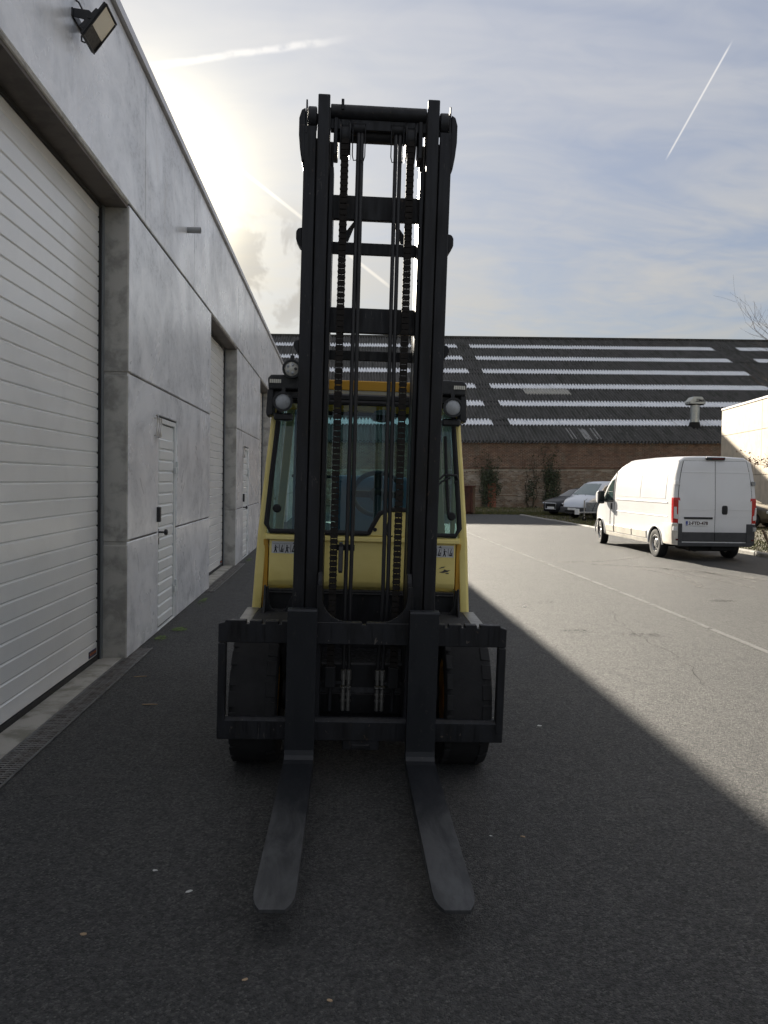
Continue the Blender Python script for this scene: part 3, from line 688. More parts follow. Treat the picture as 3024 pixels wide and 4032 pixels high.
# ventilator on the roof
vt = thing('roof_ventilator', 'metal roof ventilator with a boxy hood standing on the dark roof', 'ventilator', (24.85, 52.3, EZ + 2.3 * M_ + .13))
m = MB(); m.lathe([(.42, -.25), (.40, .05), (.36, .12), (.34, .30)], (0, 0, 0), (0, 0, 1), 20); m.build('flashing', 'drain_dark', vt, smooth=True)
m = MB(); m.lathe([(.31, .2), (.31, .62), (.325, .63), (.325, .66), (.31, .67), (.31, 1.05), (.325, 1.06), (.325, 1.09), (.31, 1.1), (.31, 1.55)], (0, 0, 0), (0, 0, 1), 24); m.build('duct', 'zinc', vt, smooth=True)
m = MB(); m.prism([(-.55, 1.55), (.55, 1.55), (.55, 1.72), (.30, 2.05), (-.30, 2.05), (-.55, 1.72)], 'y', -.42, .42); m.build('hood', 'zinc', vt, bevel=.02)
m = MB(); m.box(-.48, .48, -.36, .36, 1.50, 1.549); m.build('hood_collar', 'drain_dark', vt)
text_mesh('ΣIMA', .26, Matrix.Translation((.14, -.432, 1.77)) @ Matrix.Rotation(pi / 2, 4, 'X'), 'ink', 'lettering', vt, .004, .25, .012)

# ------------------------------------------------------------------ cream building on the right
cd = Vector((-.175, -.985, 0)); cn = Vector((-.985, .175, 0))
cb = thing('cream_building', 'plain cream concrete building at the right edge beyond the white van', 'building', (21.58, 42.12, 0), (0, 0, math.atan2(-cd.x, cd.y)))
# local: +y runs along the visible face towards the camera, +x points out of the face to the right hand of +y
def cp(name, x0, x1, y0, y1, z0, z1, m, bev=.01):
    return MB().box(x0, x1, y0, y1, z0, z1).build(name, m, cb, bevel=bev)
SX = 1 if Vector((cos(cb.rotation_euler.z), sin(cb.rotation_euler.z), 0)).dot(cn) > 0 else -1
def fx(a, b): return (min(SX * a, SX * b), max(SX * a, SX * b))
cp('core', *fx(-12, -.22), 0.05, 26, 0, 5.85, 'cream_concrete')
yj = [0, 6.1, 12.2, 18.3, 24.4]
for a, c in zip(yj, yj[1:]):
    for z0, z1 in ((0, 2.25), (2.25, 4.45), (4.45, 5.88)): cp('wall_panel', *fx(-.2, 0), a + .008, c - .008, z0 + .008, z1 - .008, 'cream_concrete')
for a, c in zip(yj, yj[1:]): cp('coping', *fx(-.3, .04), a, c, 5.885, 6.0, 'coping_metal')

# ------------------------------------------------------------------ forklift
FK = thing('forklift', 'yellow and black forklift truck with tall mast and enclosed cab facing the camera', 'forklift', (.15, 4.33, -.006), (0, R(.85), R(-.8)))
TILT = Matrix.Translation((0, 0, 1.0)) @ Matrix.Rotation(R(2.0), 4, 'X') @ Matrix.Translation((0, 0, -1.0))
def fp(name, m, mats, bevel=0.0, tilt=False, smooth=False, parent=None, seg=1, ang=32):
    if tilt: m.xf(TILT)
    return m.build(name, mats, parent or FK, bevel=bevel, smooth=smooth, seg=seg, ang=ang)
def mir(pts, s): return [(s * p[0], *p[1:]) for p in pts]
for s in (-1, 1):
    # outer mast channel
    m = MB(); m.prism(mir([(.337, 0), (.403, 0), (.403, .19), (.337, .19), (.337, .165), (.383, .165), (.383, .022), (.337, .022)], s), 'z', .22, 3.60)
    fp('outer_mast_rail', m, 'mast_black', .004, True)
    # inner mast, an I section standing taller
    m = MB(); m.prism(mir([(.266, -.006), (.331, -.006), (.331, .018), (.306, .018), (.306, .150), (.331, .150), (.331, .175), (.266, .175), (.266, .150), (.288, .150), (.288, .018), (.266, .018)], s), 'z', .20, 3.767)
    fp('inner_mast_rail', m, 'mast_black', .004, True)
    # innermost rail that carries the fork carriage rollers
    m = MB(); m.prism(mir([(.238, .035), (.262, .035), (.262, .165), (.238, .165)], s), 'z', .30, 3.40)
    fp('carriage_rail', m, 'mast_black', .003, True)
    m = MB(); m.cyl((s*.262, .225, .30), (s*.262, .225, 3.26), .026, n=14); m.cyl((s*.262, .225, 3.26), (s*.262, .225, 3.60), .017, n=12)
    fp('lift_cylinder', m, 'mast_black', 0, True, True)
    # head of the outer rail: roller, fin and guard
    m = MB(); m.cyl((s*.338, .05, 3.655), (s*.384, .05, 3.655), .062, n=24); m.cyl((s*.30, .05, 3.655), (s*.338, .05, 3.655), .028, n=16)
    fp('mast_roller', m, 'mast_black', .004, True, True)
    m = MB(); m.prism([(-.004, 3.56), (.10, 3.56), (.10, 3.66), (.03, 3.74), (.012, 3.74)], 'x', s*.388, s*.396)
    fp('roller_fin', m, 'mast_black', 0, True)
    m = MB(); m.prism(mir([(.397, 3.42), (.412, 3.40), (.424, 3.47), (.432, 3.55), (.432, 3.64), (.420, 3.68), (.398, 3.695)], s), 'y', .0, .14)
    fp('cylinder_guard', m, 'mast_black', .008, True, seg=2)
    for z0, z1 in ((2.955, 3.065), (2.375, 2.455)):
        m = MB(); m.prism(mir([(.403, z0 + .0), (.418, z0 + .012), (.436, z0 + .045), (.436, z1 - .022), (.424, z1 - .004), (.403, z1)], s), 'y', .03, .12)
        fp('stay_lug', m, 'mast_black', .004, True)
    # foot of the mast
    m = MB(); m.prism(mir([(.337, .22), (.41, .22), (.41, .40), (.337, .40)], s), 'y', -.004, .194); fp('mast_foot', m, 'mast_black', .004, True)
    m = MB(); m.prism([(.20, .55), (.34, .60), (.34, .95), (.28, 1.20), (.20, 1.24)], 'x', s*.372, s*.41); fp('tilt_bracket', m, 'mast_black', .006, True)
# cross members
def plate(name, z0, z1, y0, y1, w=.262, bev=.004):
    m = MB(); m.box(-w, w, y0, y1, z0, z1); fp(name, m, 'mast_black', bev, True)
plate('cross_member', 3.139, 3.272, .10, .135)
plate('cross_member', 2.513, 2.653, .10, .135)
plate('cross_member', .30, .42, .15, .18)
for z0, z1 in ((2.972, 3.039), (2.370, 2.426)):               # rear stays with curved corner gussets
    m = MB(); h_ = z1 - z0
    n = 9; pts = [(-.40, z0 - .16)] + [(-.335 + .115 * sin(pi / 2 * k / n) - .03, z0 - .16 + .16 * (1 - cos(pi / 2 * k / n))) for k in range(n + 1)]
    pts = pts + [(-x, z) for x, z in reversed(pts)] + [(.40, z1 + .10), (.28, z1), (-.28, z1), (-.40, z1 + .10)]
    m.prism(pts, 'y', .192, .215); fp('rear_stay', m, 'mast_black', .003, True)
    for s in (-1, 1):
        if z0 > 2.9:
            m = MB(); m.prism(mir([(.15, z1), (.205, z1), (.12, z1 + .115), (.105, z1 + .115)], s), 'y', .18, .19); fp('gusset', m, 'mast_black', 0, True)
m = MB(); m.cyl((-.262, .04, 3.693), (.262, .04, 3.693), .040, n=24); m.box(-.262, .262, .03, .09, 3.600, 3.656); fp('top_tie_tube', m, 'mast_black', .003, True, True)
m = MB(); m.cyl((-.245, .10, 3.596), (.245, .10, 3.596), .039, n=24); fp('sheave_shaft', m, 'mast_black', 0, True, True)
m = MB(); m.box(-.205, -.19, -.01, .02, 3.69, 3.745); fp('lubrication_tab', m, 'mast_black', .002, True)
for s in (-1, 1):                                             # chain sheaves
    m = MB(); m.lathe([(.03, 0), (.105, 0), (.105, .007), (.086, .010), (.086, .048), (.105, .051), (.105, .058), (.03, .058)], (s*.18 - .029, .10, 3.575), (1, 0, 0), 32)
    fp('chain_sheave', m, 'mast_black', 0, True, True)
    m = MB(); m.box(s*.232 - .012, s*.232 + .012, .02, .15, 3.46, 3.66); fp('sheave_cheek', m, 'mast_black', .004, True)
# lift chains, link by link
for s in (-1, 1):
    m = MB(); P = .0318; cx = s * .18; y0 = .012
    top, bot = 3.575, .62
    n = int((top - bot) / P)
    for k in range(n):
        z = bot + k * P
        xs_ = (-.0225, -.0125, .0085, .0185) if k % 2 else (-.0165, -.0055, .0025, .0125)
        m.box(cx - .0205, cx + .0205, y0 - .010, y0 + .010, z + .08 * P, z + .92 * P)      # the plates' bodies lie packed
        for xo in ((-.0205, -.0025, .016) if k % 2 else (-.0185, .014)):                    # slits show only round the pins
            m.box(cx + xo, cx + xo + .0045, y0 - .008, y0 + .008, z - .14 * P, z + .12 * P)
        m.cyl((cx - .0225, y0, z + .5 * P), (cx + .0225, y0, z + .5 * P), .0055, n=6)
    fp('lift_chain', m, 'chain_steel', 0, True)
    m = MB(); m.box(cx - .03, cx + .03, y0 - .02, y0 + .02, .50, .62); m.cyl((cx, y0, .36), (cx, y0, .50), .012, n=10); fp('chain_anchor', m, 'mast_black', .004, True)
# hoses in two pairs with guide loops at the top and brass fittings at the bottom
for k, (xa, xb) in enumerate(((-.106, -.107), (-.077, -.088), (.104, .098), (.131, .122))):
    pts = [(xb, .055, 3.60), (xb, .030, 3.56), (xb, .022, 3.40), ((xa + xb) / 2, .022, 2.4), (xa, .022, 1.5), (xa * 1.02, .022, 1.0), (xa * 1.05 + (.006 if xa < 0 else -.018), .030, .60)]
    m = MB(); m.tube(pts, .0115, 10); fp('hose', m, 'hose_rubber', 0, True, True)
    m = MB(); x = pts[-1][0]; m.cyl((x, .03, .595), (x, .03, .54), .017, n=6); m.cyl((x, .03, .54), (x, .03, .51), .012, n=10); m.cyl((x, .03, .50), (x, .03, .49), .018, n=6); m.cyl((x, .03, .485), (x, .03, .36), .0125, n=12); m.cyl((x, .03, .46), (x, .03, .445), .016, n=6); m.cyl((x, .03, .425), (x, .03, .41), .016, n=6)
    fp('hose_fitting', m, 'brass', .001, True, True)
for s in (-1, 1):
    m = MB(); cx = s*.105
    for q in (-.034, .034): m.tube([(cx + q, .055, 3.66), (cx + q, .0, 3.60), (cx + q, -.004, 3.45), (cx + q * .8, .0, 3.425), (cx + q * .2, .004, 3.43)], .003, 6)
    fp('hose_guide', m, 'mast_black', 0, True)
    m = MB(); m.cyl((cx - .035, .06, 3.615), (cx + .035, .06, 3.615), .036, n=18); fp('hose_pulley', m, 'mast_black', .004, True, True)
    m = MB(); m.box(s*.235 - (.12 if s > 0 else 0), s*.235 + (.12 if s < 0 else 0), .02, .03, .515, .53); fp('fitting_bracket', m, 'mast_black', 0, True)
m = MB(); m.box(-.165, -.062, .04, .055, 1.28, 1.315); m.box(-.150, -.128, -.012, .04, 1.16, 1.33); m.m = 1; m.box(-.152, -.126, -.018, -.013, 1.17, 1.31); fp('hose_clamp', m, ['mast_black', 'bumper_grey'], .003, True)

# fork carriage
CY = -.16
def bar(name, z0, z1, notch):
    m = MB(); W_ = .788
    pts = [(-W_, z0), (W_, z0)]
    top = [(W_, z1 - .022), (W_ - .012, z1 - .018), (W_ - .035, z1 - .012), (W_ - .036, z1 + .0)]
    xs_ = [.63, .545, .455] if notch else []
    for x in xs_: top += [(x + .009, z1), (x + .009, z1 - .018), (x - .009, z1 - .018), (x - .009, z1)]
    if notch: top += [(.012, z1), (.012, z1 - .014), (-.012, z1 - .014), (-.012, z1)]
    top_l = [(-x, z) for x, z in reversed(top) if abs(x) > .02]
    pts = pts + top + top_l
    m.prism(pts, 'y', CY, CY + .045); fp(name, m, 'mast_black', .0035, True)
bar('carriage_bar', .790, .912, True)
m = MB(); m.prism([(CY, .252), (CY + .045, .252), (CY + .045, .375), (CY + .02, .375), (CY, .360)], 'x', -.788, .788); fp('carriage_bar', m, 'mast_black', .004, True)
m = MB(); m.box(-.10, .10, CY + .004, CY + .05, .20, .2515); m.box(-.05, .05, CY - .01, CY + .04, .215, .235); fp('fork_slot_plate', m, 'mast_black', .003, True)
for s in (-1, 1):
    m = MB(); m.prism([(CY - .002, .30), (CY + .05, .30), (CY + .05, .785), (CY - .002, .785)], 'x', s*.746, s*.788) ; fp('side_plate', m, 'mast_black', .004, True)
    m = MB(); m.prism([(CY + .046, .26), (.10, .26), (.12, .60), (.10, 1.00), (.02, 1.16), (-.04, 1.17), (-.07, 1.12), (CY + .046, .80)], 'x', s*.236, s*.262); fp('carriage_upright', m, 'mast_black', .005, True)
    n = 10; pts = [(.262, .9125), (.262, 1.11), (.236, 1.11)] + [(.09 + .146 * cos(pi / 2 * k / n), 1.06 - .1475 * sin(pi / 2 * k / n)) for k in range(n + 1)]
    m = MB(); m.prism(mir(pts, s), 'y', CY + .006, CY + .03); fp('carriage_gusset', m, 'mast_black', .003, True)
    for zz in (.36, .62, .90):
        m = MB(); m.cyl((s*.262, .10, zz), (s*.300, .10, zz), .045, n=20); fp('carriage_roller', m, 'mast_black', .004, True, True)
# forks
for s, cx in ((-1, -.331), (1, .320)):
    w = .0785; yf = -.268; yb = -.212
    m = MB()
    prof = [(yb, 1.00), (yf + .006, 1.00), (yf + .0, .99), (yf - .002, .24), (yf - .008, .214), (yf - .024, .196), (yf - .055, .188), (-1.45, .182), (-1.70, .176), (-1.70, .163), (-1.45, .150), (yf - .02, .132), (yb - .01, .140), (yb, .165)]
    k = len(prof)
    # taper the blade's plan at the tip with cut corners
    def half(y): return w if y > -1.60 else w * .56
    vv = []
    rows_ = []
    tops = [(yb, 1.0), (yf + .006, 1.0), (yf, .99), (yf - .001, .60), (yf - .002, .24), (yf - .008, .214), (yf - .024, .196), (yf - .055, .188), (-.8, .193), (-1.2, .199), (-1.535, .201), (-1.575, .201), (-1.612, .2008), (-1.645, .200)]
    bots = [(yb, .999), (yb, .98), (yb, .97), (yb, .60), (yb, .25), (yb - .001, .20), (yb - .003, .165), (yb - .02, .138), (-.8, .145), (-1.2, .160), (-1.535, .176), (-1.575, .179), (-1.612, .183), (-1.645, .186)]
    hw = [w] * 10 + [w, w * .955, w * .83, w * .60]
    for (ty, tz), (by, bz), h_ in zip(tops, bots, hw): sp = s * .008 * min(0, ty + .3) / -1.3; rows_.append([(cx + sp - h_, ty, tz), (cx + sp + h_, ty, tz), (cx + sp + h_, by, bz), (cx + sp - h_, by, bz)])
    flat = [p for r_ in rows_ for p in r_]; q = len(rows_)
    fs = [(4*i + a, 4*i + (a+1) % 4, 4*i + 4 + (a+1) % 4, 4*i + 4 + a) for i in range(q - 1) for a in range(4)] + [(3, 2, 1, 0), (4*q-4, 4*q-3, 4*q-2, 4*q-1)]
    m.add(flat, fs)
    fp('fork', m, 'fork_steel', .005, True, seg=2)
    m = MB(); m.box(cx - .05, cx + .05, -.211, CY - .002, .86, .98); m.box(cx - .05, cx + .05, CY - .002, CY + .03, .913, .955); fp('fork_hook', m, 'mast_black', .005, True)
    m = MB(); m.box(cx - w + .002, cx + w - .002, -.2115, -.175, .79, .913); m.box(cx - w + .002, cx + w - .002, -.2115, -.175, .255, .36); fp('fork_back_pad', m, 'mast_black', .004, True)

# wheels
def tyre(mb, c, r, w, axis=(1, 0, 0), n=44, rim=.55):
    prof = [(r * rim, -w/2 * .86), (r * .80, -w/2), (r * .95, -w/2 * .97), (r * .985, -w/2 * .90), (r, -w/2 * .74), (r * 1.002, 0), (r, w/2 * .74), (r * .985, w/2 * .90), (r * .95, w/2 * .97), (r * .80, w/2), (r * rim, w/2 * .86)]
    mb.lathe(prof, c, axis, n, False)
for s in (-1, 1):
    c = (s*.604, .295, .402); m = MB(); tyre(m, c, .402, .268)
    wh_ = fp('front_wheel', m, 'tyre_rubber', 0, False, True, ang=50)
    m = MB()                                                  # raised shoulder lugs of the worn tread
    for k in range(22):
        a = 2 * pi * k / 22
        for e, sh in ((-1, 0.0), (1, pi / 22)):
            mm = Matrix.Translation(c) @ Matrix.Rotation(a + sh, 4, 'X')
            st = len(m.v); x0, x1 = (.072, .128) if e > 0 else (-.128, -.072); m.prism([(x0, .398), (x1, .380), (x1, .396), (x0, .409)], 'y', -.044, .044); m.xf(mm, st)
    stuff(m.build('tread_lugs', 'tyre_rubber', wh_, bevel=.004))
    m = MB(); m.lathe([(.22, -.10), (.22, .10), (.16, .10), (.10, .02), (.10, -.02), (.16, -.10)], c, (1, 0, 0), 28); m.build('rim', 'yellow_deep', wh_, smooth=True)
    c = (s*.50, 2.05, .33); m = MB(); tyre(m, c, .33, .20); w2 = fp('rear_wheel', m, 'tyre_rubber', 0, False, True, ang=50)
    m = MB(); m.lathe([(.18, -.09), (.18, .09), (.10, .05), (.10, -.05)], c, (1, 0, 0), 24); m.build('rim', 'yellow_deep', w2, smooth=True)
    # fender plate over the front tyre
    m = MB(); pts = [(.10, .80), (.16, .835), (.64, .845), (.72, .80), (.72, .785), (.64, .825), (.16, .815), (.105, .785)]
    m.prism(pts, 'x', s*.655, s*.735); fp('fender', m, 'fender_steel', .004)
    m = MB(); m.prism(pts, 'x', s*.42, s*.6548); fp('fender_mat', m, 'rubber', .004)
m = MB(); m.cyl((-.47, .295, .402), (.47, .295, .402), .11, n=20); m.box(-.34, .34, .20, .62, .26, .60); fp('front_axle', m, 'mast_black', .01, smooth=True)

# chassis, counterweight
m = MB(); m.box(-.60, .60, .76, 2.0, .26, .80); fp('chassis', m, 'mast_black', .02)
m = MB(); m.prism([(1.75, .28), (2.55, .30), (2.62, .45), (2.62, 1.02), (2.5, 1.18), (1.78, 1.22)], 'x', -.62, .62); fp('counterweight', m, 'yellow_paint', .06, seg=3, smooth=True)
m = MB(); m.box(-.60, .60, .62, .68, .40, .97); m.box(-.60, .60, .60, .619, .945, .955); fp('front_bulkhead', m, 'mast_black', .004)
for s in (-1, 1):
    m = MB(); m.box(s*.70 - .02, s*.70 + .02, .78, 1.7, .30, .86); fp('side_step', m, 'mast_black', .01)
    # black front brackets with a scalloped upper edge
    n = 8; sc = [(.615 - .012 - .0, 1.00), (.590, 1.00), (.585, .93)] + [(.522 + .060 * cos(pi * k / n), .905 - .062 * sin(pi * k / n)) for k in range(n + 1)] + [(.435, .955), (.30, .96), (.30, .80), (.615, .80)]
    m = MB(); m.prism(mir(sc, s), 'y', .515, .535); fp('front_bracket', m, 'mast_black', .004)
    m = MB(); m.prism([(.42, .80), (.50, .78), (.58, .82), (.58, .98), (.52, 1.01), (.50, .92)], 'x', s*.604, s*.620); fp('bracket_rib', m, 'mast_black', .004)

# cab: yellow shell
YF = .655                                                     # plane of the cab front
def cabx(z): return interp([(.80, .712), (1.30, .690), (1.75, .655), (2.12, .622), (2.30, .615)], z)
zs_ = [.82, 1.0, 1.3, 1.55, 1.8, 2.0, 2.15, 2.28]
for s in (-1, 1):
    m = MB(); vv = []
    for z in zs_:
        x = cabx(z); wd = interp([(.8, .060), (1.3, .058), (2.2, .038)], z); yo = YF + (z - .82) * .075
        vv += [(s*(x - wd), yo + .004, z), (s*(x - .018), yo, z), (s*x, yo + .022, z), (s*x, yo + .11, z), (s*(x - wd), yo + .11, z)]
    q = len(zs_)
    m.add(vv, [(5*i + a, 5*i + (a+1) % 5, 5*i + 5 + (a+1) % 5, 5*i + 5 + a) for i in range(q - 1) for a in range(5)] + [(4, 3, 2, 1, 0), tuple(range(5*q - 5, 5*q))])
    fp('cab_front_pillar', m, 'yellow_paint', .006, smooth=True, seg=2)
    m = MB(); vv = []
    for z in [.86, 1.3, 1.8, 2.28]:
        x = cabx(z) - .02; vv += [(s*(x - .06), 1.72, z), (s*x, 1.72, z), (s*x, 1.80, z), (s*(x - .06), 1.80, z)]
    m.add(vv, [(4*i + a, 4*i + (a+1) % 4, 4*i + 4 + (a+1) % 4, 4*i + 4 + a) for i in range(3) for a in range(4)] + [(3, 2, 1, 0), (12, 13, 14, 15)])
    fp('cab_rear_pillar', m, 'beige_pillar', .006)
    # door panel and side glass
    m = MB(); m.box(s*.66 - .012, s*.66 + .012, YF + .12, 1.72, .82, 1.20); fp('cab_door', m, 'yellow_paint', .006)
    m = MB(); m.add([(s*.664, YF + .14, 1.21), (s*.664, 1.71, 1.21), (s*.612, 1.71, 2.24), (s*.612, YF + .22, 2.24)], [(0, 1, 2, 3)]); fp('side_pane', m, 'rear_glass')
    m = MB(); m.box(s*.645 - .014, s*.645 + .014, 1.10, 1.15, 1.21, 2.2); fp('door_frame_post', m, 'beige_pillar', .004)
# sill ledge and lower front panel with a rolled lip
m = MB(); m.prism([(YF + .005, 1.285), (YF + .018, 1.285), (YF + .06, 1.285), (YF + .06, 1.322), (YF + .03, 1.322), (YF + .008, 1.312)], 'x', -.634, .634); fp('sill_ledge', m, 'yellow_paint', .003)
m = MB(); m.prism([(YF + .03, 1.284), (YF + .022, 1.10), (YF + .018, 1.02), (YF + .035, .985), (YF + .075, .965), (YF + .080, .86), (YF + .10, .86), (YF + .10, 1.284)], 'x', -.608, .608); fp('front_cowl', m, 'yellow_paint', .004, smooth=True)
for s in (-1, 1):
    m = MB(); m.box(s*.632 - .016, s*.632 + .016, YF + .035, YF + .10, .84, 1.283); fp('cowl_edge', m, 'yellow_deep', .003)
    m = MB(); m.prism(mir([(.47, .965), (.56, .965), (.575, .93), (.565, .88), (.53, .85), (.49, .855), (.46, .90)], s), 'y', YF + .03, YF + .06); fp('cowl_tongue', m, 'yellow_paint', .004)
# raised dash hump right of the middle
def Yz(z): return YF + .03 + (z - 1.32) * .075
hump = [(.035, 1.323), (.075, 1.40), (.105, 1.455), (.165, 1.483), (.33, 1.483), (.40, 1.455), (.44, 1.323)]
m = MB(); n = len(hump); m.add([(x, Yz(z) - .012, z) for x, z in hump] + [(x, Yz(z) + .16, z) for x, z in hump], [tuple(range(n)), tuple(range(2*n - 1, n - 1, -1))] + [(i, i + n, (i+1) % n + n, (i+1) % n) for i in range(n)]); fp('dash_hump', m, 'yellow_paint', .004)
m = MB(); m.cyl((.075, Yz(1.36) - .02, 1.365), (.075, Yz(1.36), 1.365), .013, n=12); fp('dash_plug', m, 'dark_plastic', 0, smooth=True)
m = MB(); m.tube([(.17, Yz(1.44) - .02, 1.45), (.155, Yz(1.4) - .025, 1.40), (.15, Yz(1.35) - .03, 1.345), (.165, Yz(1.3) - .03, 1.31), (.19, Yz(1.3) - .03, 1.33)], .005, 6); fp('cable', m, 'rubber', 0, smooth=True)
# windscreen and its seal
def wx(z): return cabx(z) - .052
outl = [(-wx(1.345) + .03, 1.338), (.02, 1.338)] + [(x, z + .015) for x, z in hump[:-1]] + [(.455, 1.338), (wx(1.345) - .03, 1.338), (wx(1.39), 1.385), (wx(1.7), 1.7), (wx(2.0), 2.0), (wx(2.17), 2.16), (wx(2.2) - .03, 2.19), (-wx(2.2) + .03, 2.19), (-wx(2.17), 2.16), (-wx(2.0), 2.0), (-wx(1.7), 1.7), (-wx(1.39), 1.385)]
m = MB(); m.add([(x, Yz(z), z) for x, z in outl], [tuple(range(len(outl)))]); fp('windscreen', m, 'cab_glass')
m = MB(); m.tube([(x, Yz(z) - .006, z) for x, z in outl], .0165, 8, closed=True); fp('windscreen_seal', m, 'rubber', 0, smooth=True)
# roof: header, visor pieces, beam, panel
def Yr(z): return YF + .10 + (z - 2.2) * .05
m = MB(); m.box(-.60, .60, Yr(2.2), Yr(2.2) + .05, 2.205, 2.25); fp('roof_header', m, 'dark_plastic', .01)
m = MB(); m.add([(-.58, Yr(2.2) + .02, 2.252), (.58, Yr(2.2) + .02, 2.252), (.58, Yr(2.2) + .10, 2.284), (-.58, Yr(2.2) + .10, 2.284)], [(0, 1, 2, 3)]); fp('roof_pane', m, 'wind_glass')
m = MB(); m.box(-.56, .56, Yr(2.2) + .10, Yr(2.2) + .19, 2.284, 2.352); fp('roof_beam', m, 'yellow_deep', .006)
for s in (-1, 1):
    m = MB(); m.prism(mir([(.30, 2.255), (.635, 2.248), (.640, 2.32), (.620, 2.342), (.30, 2.350)], s), 'y', YF - .03, Yr(2.2) + .095); fp('roof_visor', m, 'dark_plastic', .010, seg=2)
    m = MB(); m.prism(mir([(.600, 2.09), (.642, 2.075), (.648, 2.10), (.641, 2.25), (.602, 2.25)], s), 'y', YF - .02, YF + .12); fp('visor_bracket', m, 'dark_plastic', .008, seg=2)
    for k in range(6):
        m = MB(); m.box(s*.560 + s*k*.0125 - .005, s*.560 + s*k*.0125 + .005, YF - .036, YF - .029, 2.288, 2.312); fp('marker_led', m, 'led_lens', .001)
    m = MB(); m.box(s*.48 - .14, s*.48 + .14, YF + .02, YF + .10, 2.195, 2.249); fp('lamp_rail', m, 'dark_plastic', .008)
m = MB(); m.prism([(Yr(2.2) + .191, 2.28), (1.84, 2.22), (1.84, 2.30), (Yr(2.2) + .191, 2.35)], 'x', -.61, -.50); m.prism([(Yr(2.2) + .191, 2.28), (1.84, 2.22), (1.84, 2.30), (Yr(2.2) + .191, 2.35)], 'x', .50, .61); m.box(-.61, .61, 1.70, 1.84, 2.22, 2.299); fp('roof_frame', m, 'yellow_deep', .008)
m = MB(); m.add([(-.5, Yr(2.2) + .19, 2.34), (.5, Yr(2.2) + .19, 2.34), (.5, 1.7, 2.29), (-.5, 1.7, 2.29)], [(0, 1, 2, 3)]); fp('roof_glass', m, 'rear_glass')
# work lamps
def lamp(x, z, y, r, lens, name, dots=False):
    m = MB(); m.lathe([(r * .35, .075), (r * .75, .06), (r * .98, .025), (r * 1.05, -.01), (r * 1.05, -.028), (r * .84, -.028), (r * .82, -.016)], (x, y, z), (0, 1, 0), 28); 
    m.box(x - .012, x + .012, y + .01, y + .05, z + r * .8, z + r + .035)
    o = fp(name, m, 'dark_plastic', 0, smooth=True)
    m = MB(); m.lathe([(r * .83, -.010), (r * .80, -.019), (r * .5, -.026), (r * .05, -.029)], (x, y, z), (0, 1, 0), 28); m.build('lens', lens, o, smooth=True)
    if dots:
        for k in range(5):
            a = 2 * pi * k / 5; m = MB(); m.lathe([(r * .17, 0), (r * .17, .006), (r * .10, .008)], (x + r * .48 * cos(a), y - .026, z + r * .48 * sin(a)), (0, -1, 0), 12); m.build('led', 'bumper_grey' if k == 0 else 'lamp_lens', o, smooth=True)
for s, x, z in ((-1, -.535, 2.165), (1, .545, 2.165)):
    lamp(x, z, .575, .060, 'lamp_lens', 'work_lamp')
    m = MB(); m.box(x - .06, x + .06, .60, .66, z - .115, z - .068); fp('lamp_connector', m, 'dark_plastic', .01)
lamp(-.487, 2.375, .60, .056, 'led_lens', 'spot_lamp', True)
# wiper, vents
m = MB(); m.tube([(.52, Yz(1.95) - .02, 1.99), (.535, Yz(1.7) - .025, 1.72), (.553, Yz(1.47) - .02, 1.475)], [.010, .011, .008], 6); fp('wiper_blade', m, 'rubber', 0, smooth=True)
m = MB(); m.tube([(.42, Yz(1.6) - .04, 1.655), (.52, Yz(1.74) - .035, 1.735), (.60, Yz(1.74) - .03, 1.735), (.612, Yz(1.7) - .03, 1.70), (.585, Yz(1.68) - .03, 1.685)], .008, 6); m.tube([(.42, Yz(1.6) - .04, 1.60), (.50, Yz(1.68) - .04, 1.69), (.56, Yz(1.70) - .04, 1.72)], .007, 6); fp('wiper_arm', m, 'dark_plastic', 0, smooth=True)
for x, z in ((-.565, 1.485), (.575, 1.465)):
    m = MB(); m.lathe([(.026, 0), (.028, -.012), (.020, -.022), (.004, -.024)], (x, Yz(z) - .006, z), (0, 1, 0), 20); fp('round_vent', m, 'rubber', 0, smooth=True)
# interior
m = MB(); m.box(-.60, .60, YF + .06, 1.70, .80, .84); fp('cab_floor', m, 'cab_trim', .01)
m = MB(); m.prism([(1.20, .84), (1.70, .84), (1.72, 1.05), (1.18, 1.05)], 'x', -.22, .38); fp('seat_base', m, 'seat_vinyl', .03, seg=3, smooth=True)
m = MB(); m.prism([(1.46, 1.03), (1.60, 1.05), (1.76, 1.66), (1.70, 1.73), (1.62, 1.70)], 'x', -.20, .36); fp('seat_back', m, 'cab_trim', .05, seg=3, smooth=True)
m = MB(); m.box(-.33, -.28, 1.15, 1.6, 1.14, 1.22); fp('arm_rest', m, 'seat_vinyl', .015, seg=2)
m = MB(); m.box(.30, .36, 1.20, 1.65, 1.10, 1.30); fp('control_console', m, 'cab_trim', .015, seg=2)
m = MB(); m.prism([(YF + .12, .85), (YF + .24, .85), (YF + .30, 1.30), (YF + .15, 1.31)], 'x', -.56, .02); fp('dashboard', m, 'cab_trim', .02, seg=2)
SM = Matrix.Translation((.10, 1.06, 1.59)) @ Matrix.Rotation(R(-62), 4, 'X')
m = MB(); m.tube([(.17 * cos(t * pi / 18), .17 * sin(t * pi / 18), 0) for t in range(36)], .017, 10, closed=True); m.xf(SM); st = fp('steering_wheel', m, 'seat_vinyl', 0, smooth=True)
m = MB(); m.lathe([(.05, -.03), (.06, 0), (.045, .02)], (0, 0, 0), (0, 0, 1), 18); m.box(-.16, .16, -.025, .025, -.008, .008); m.box(-.03, .03, -.16, 0, -.008, .008); m.xf(SM); m.build('steering_hub', 'seat_vinyl', st, smooth=True)
m = MB(); m.cyl((.10, 1.04, 1.57), (.10, .82, 1.10), .03, n=14); fp('steering_column', m, 'seat_vinyl', 0, smooth=True)
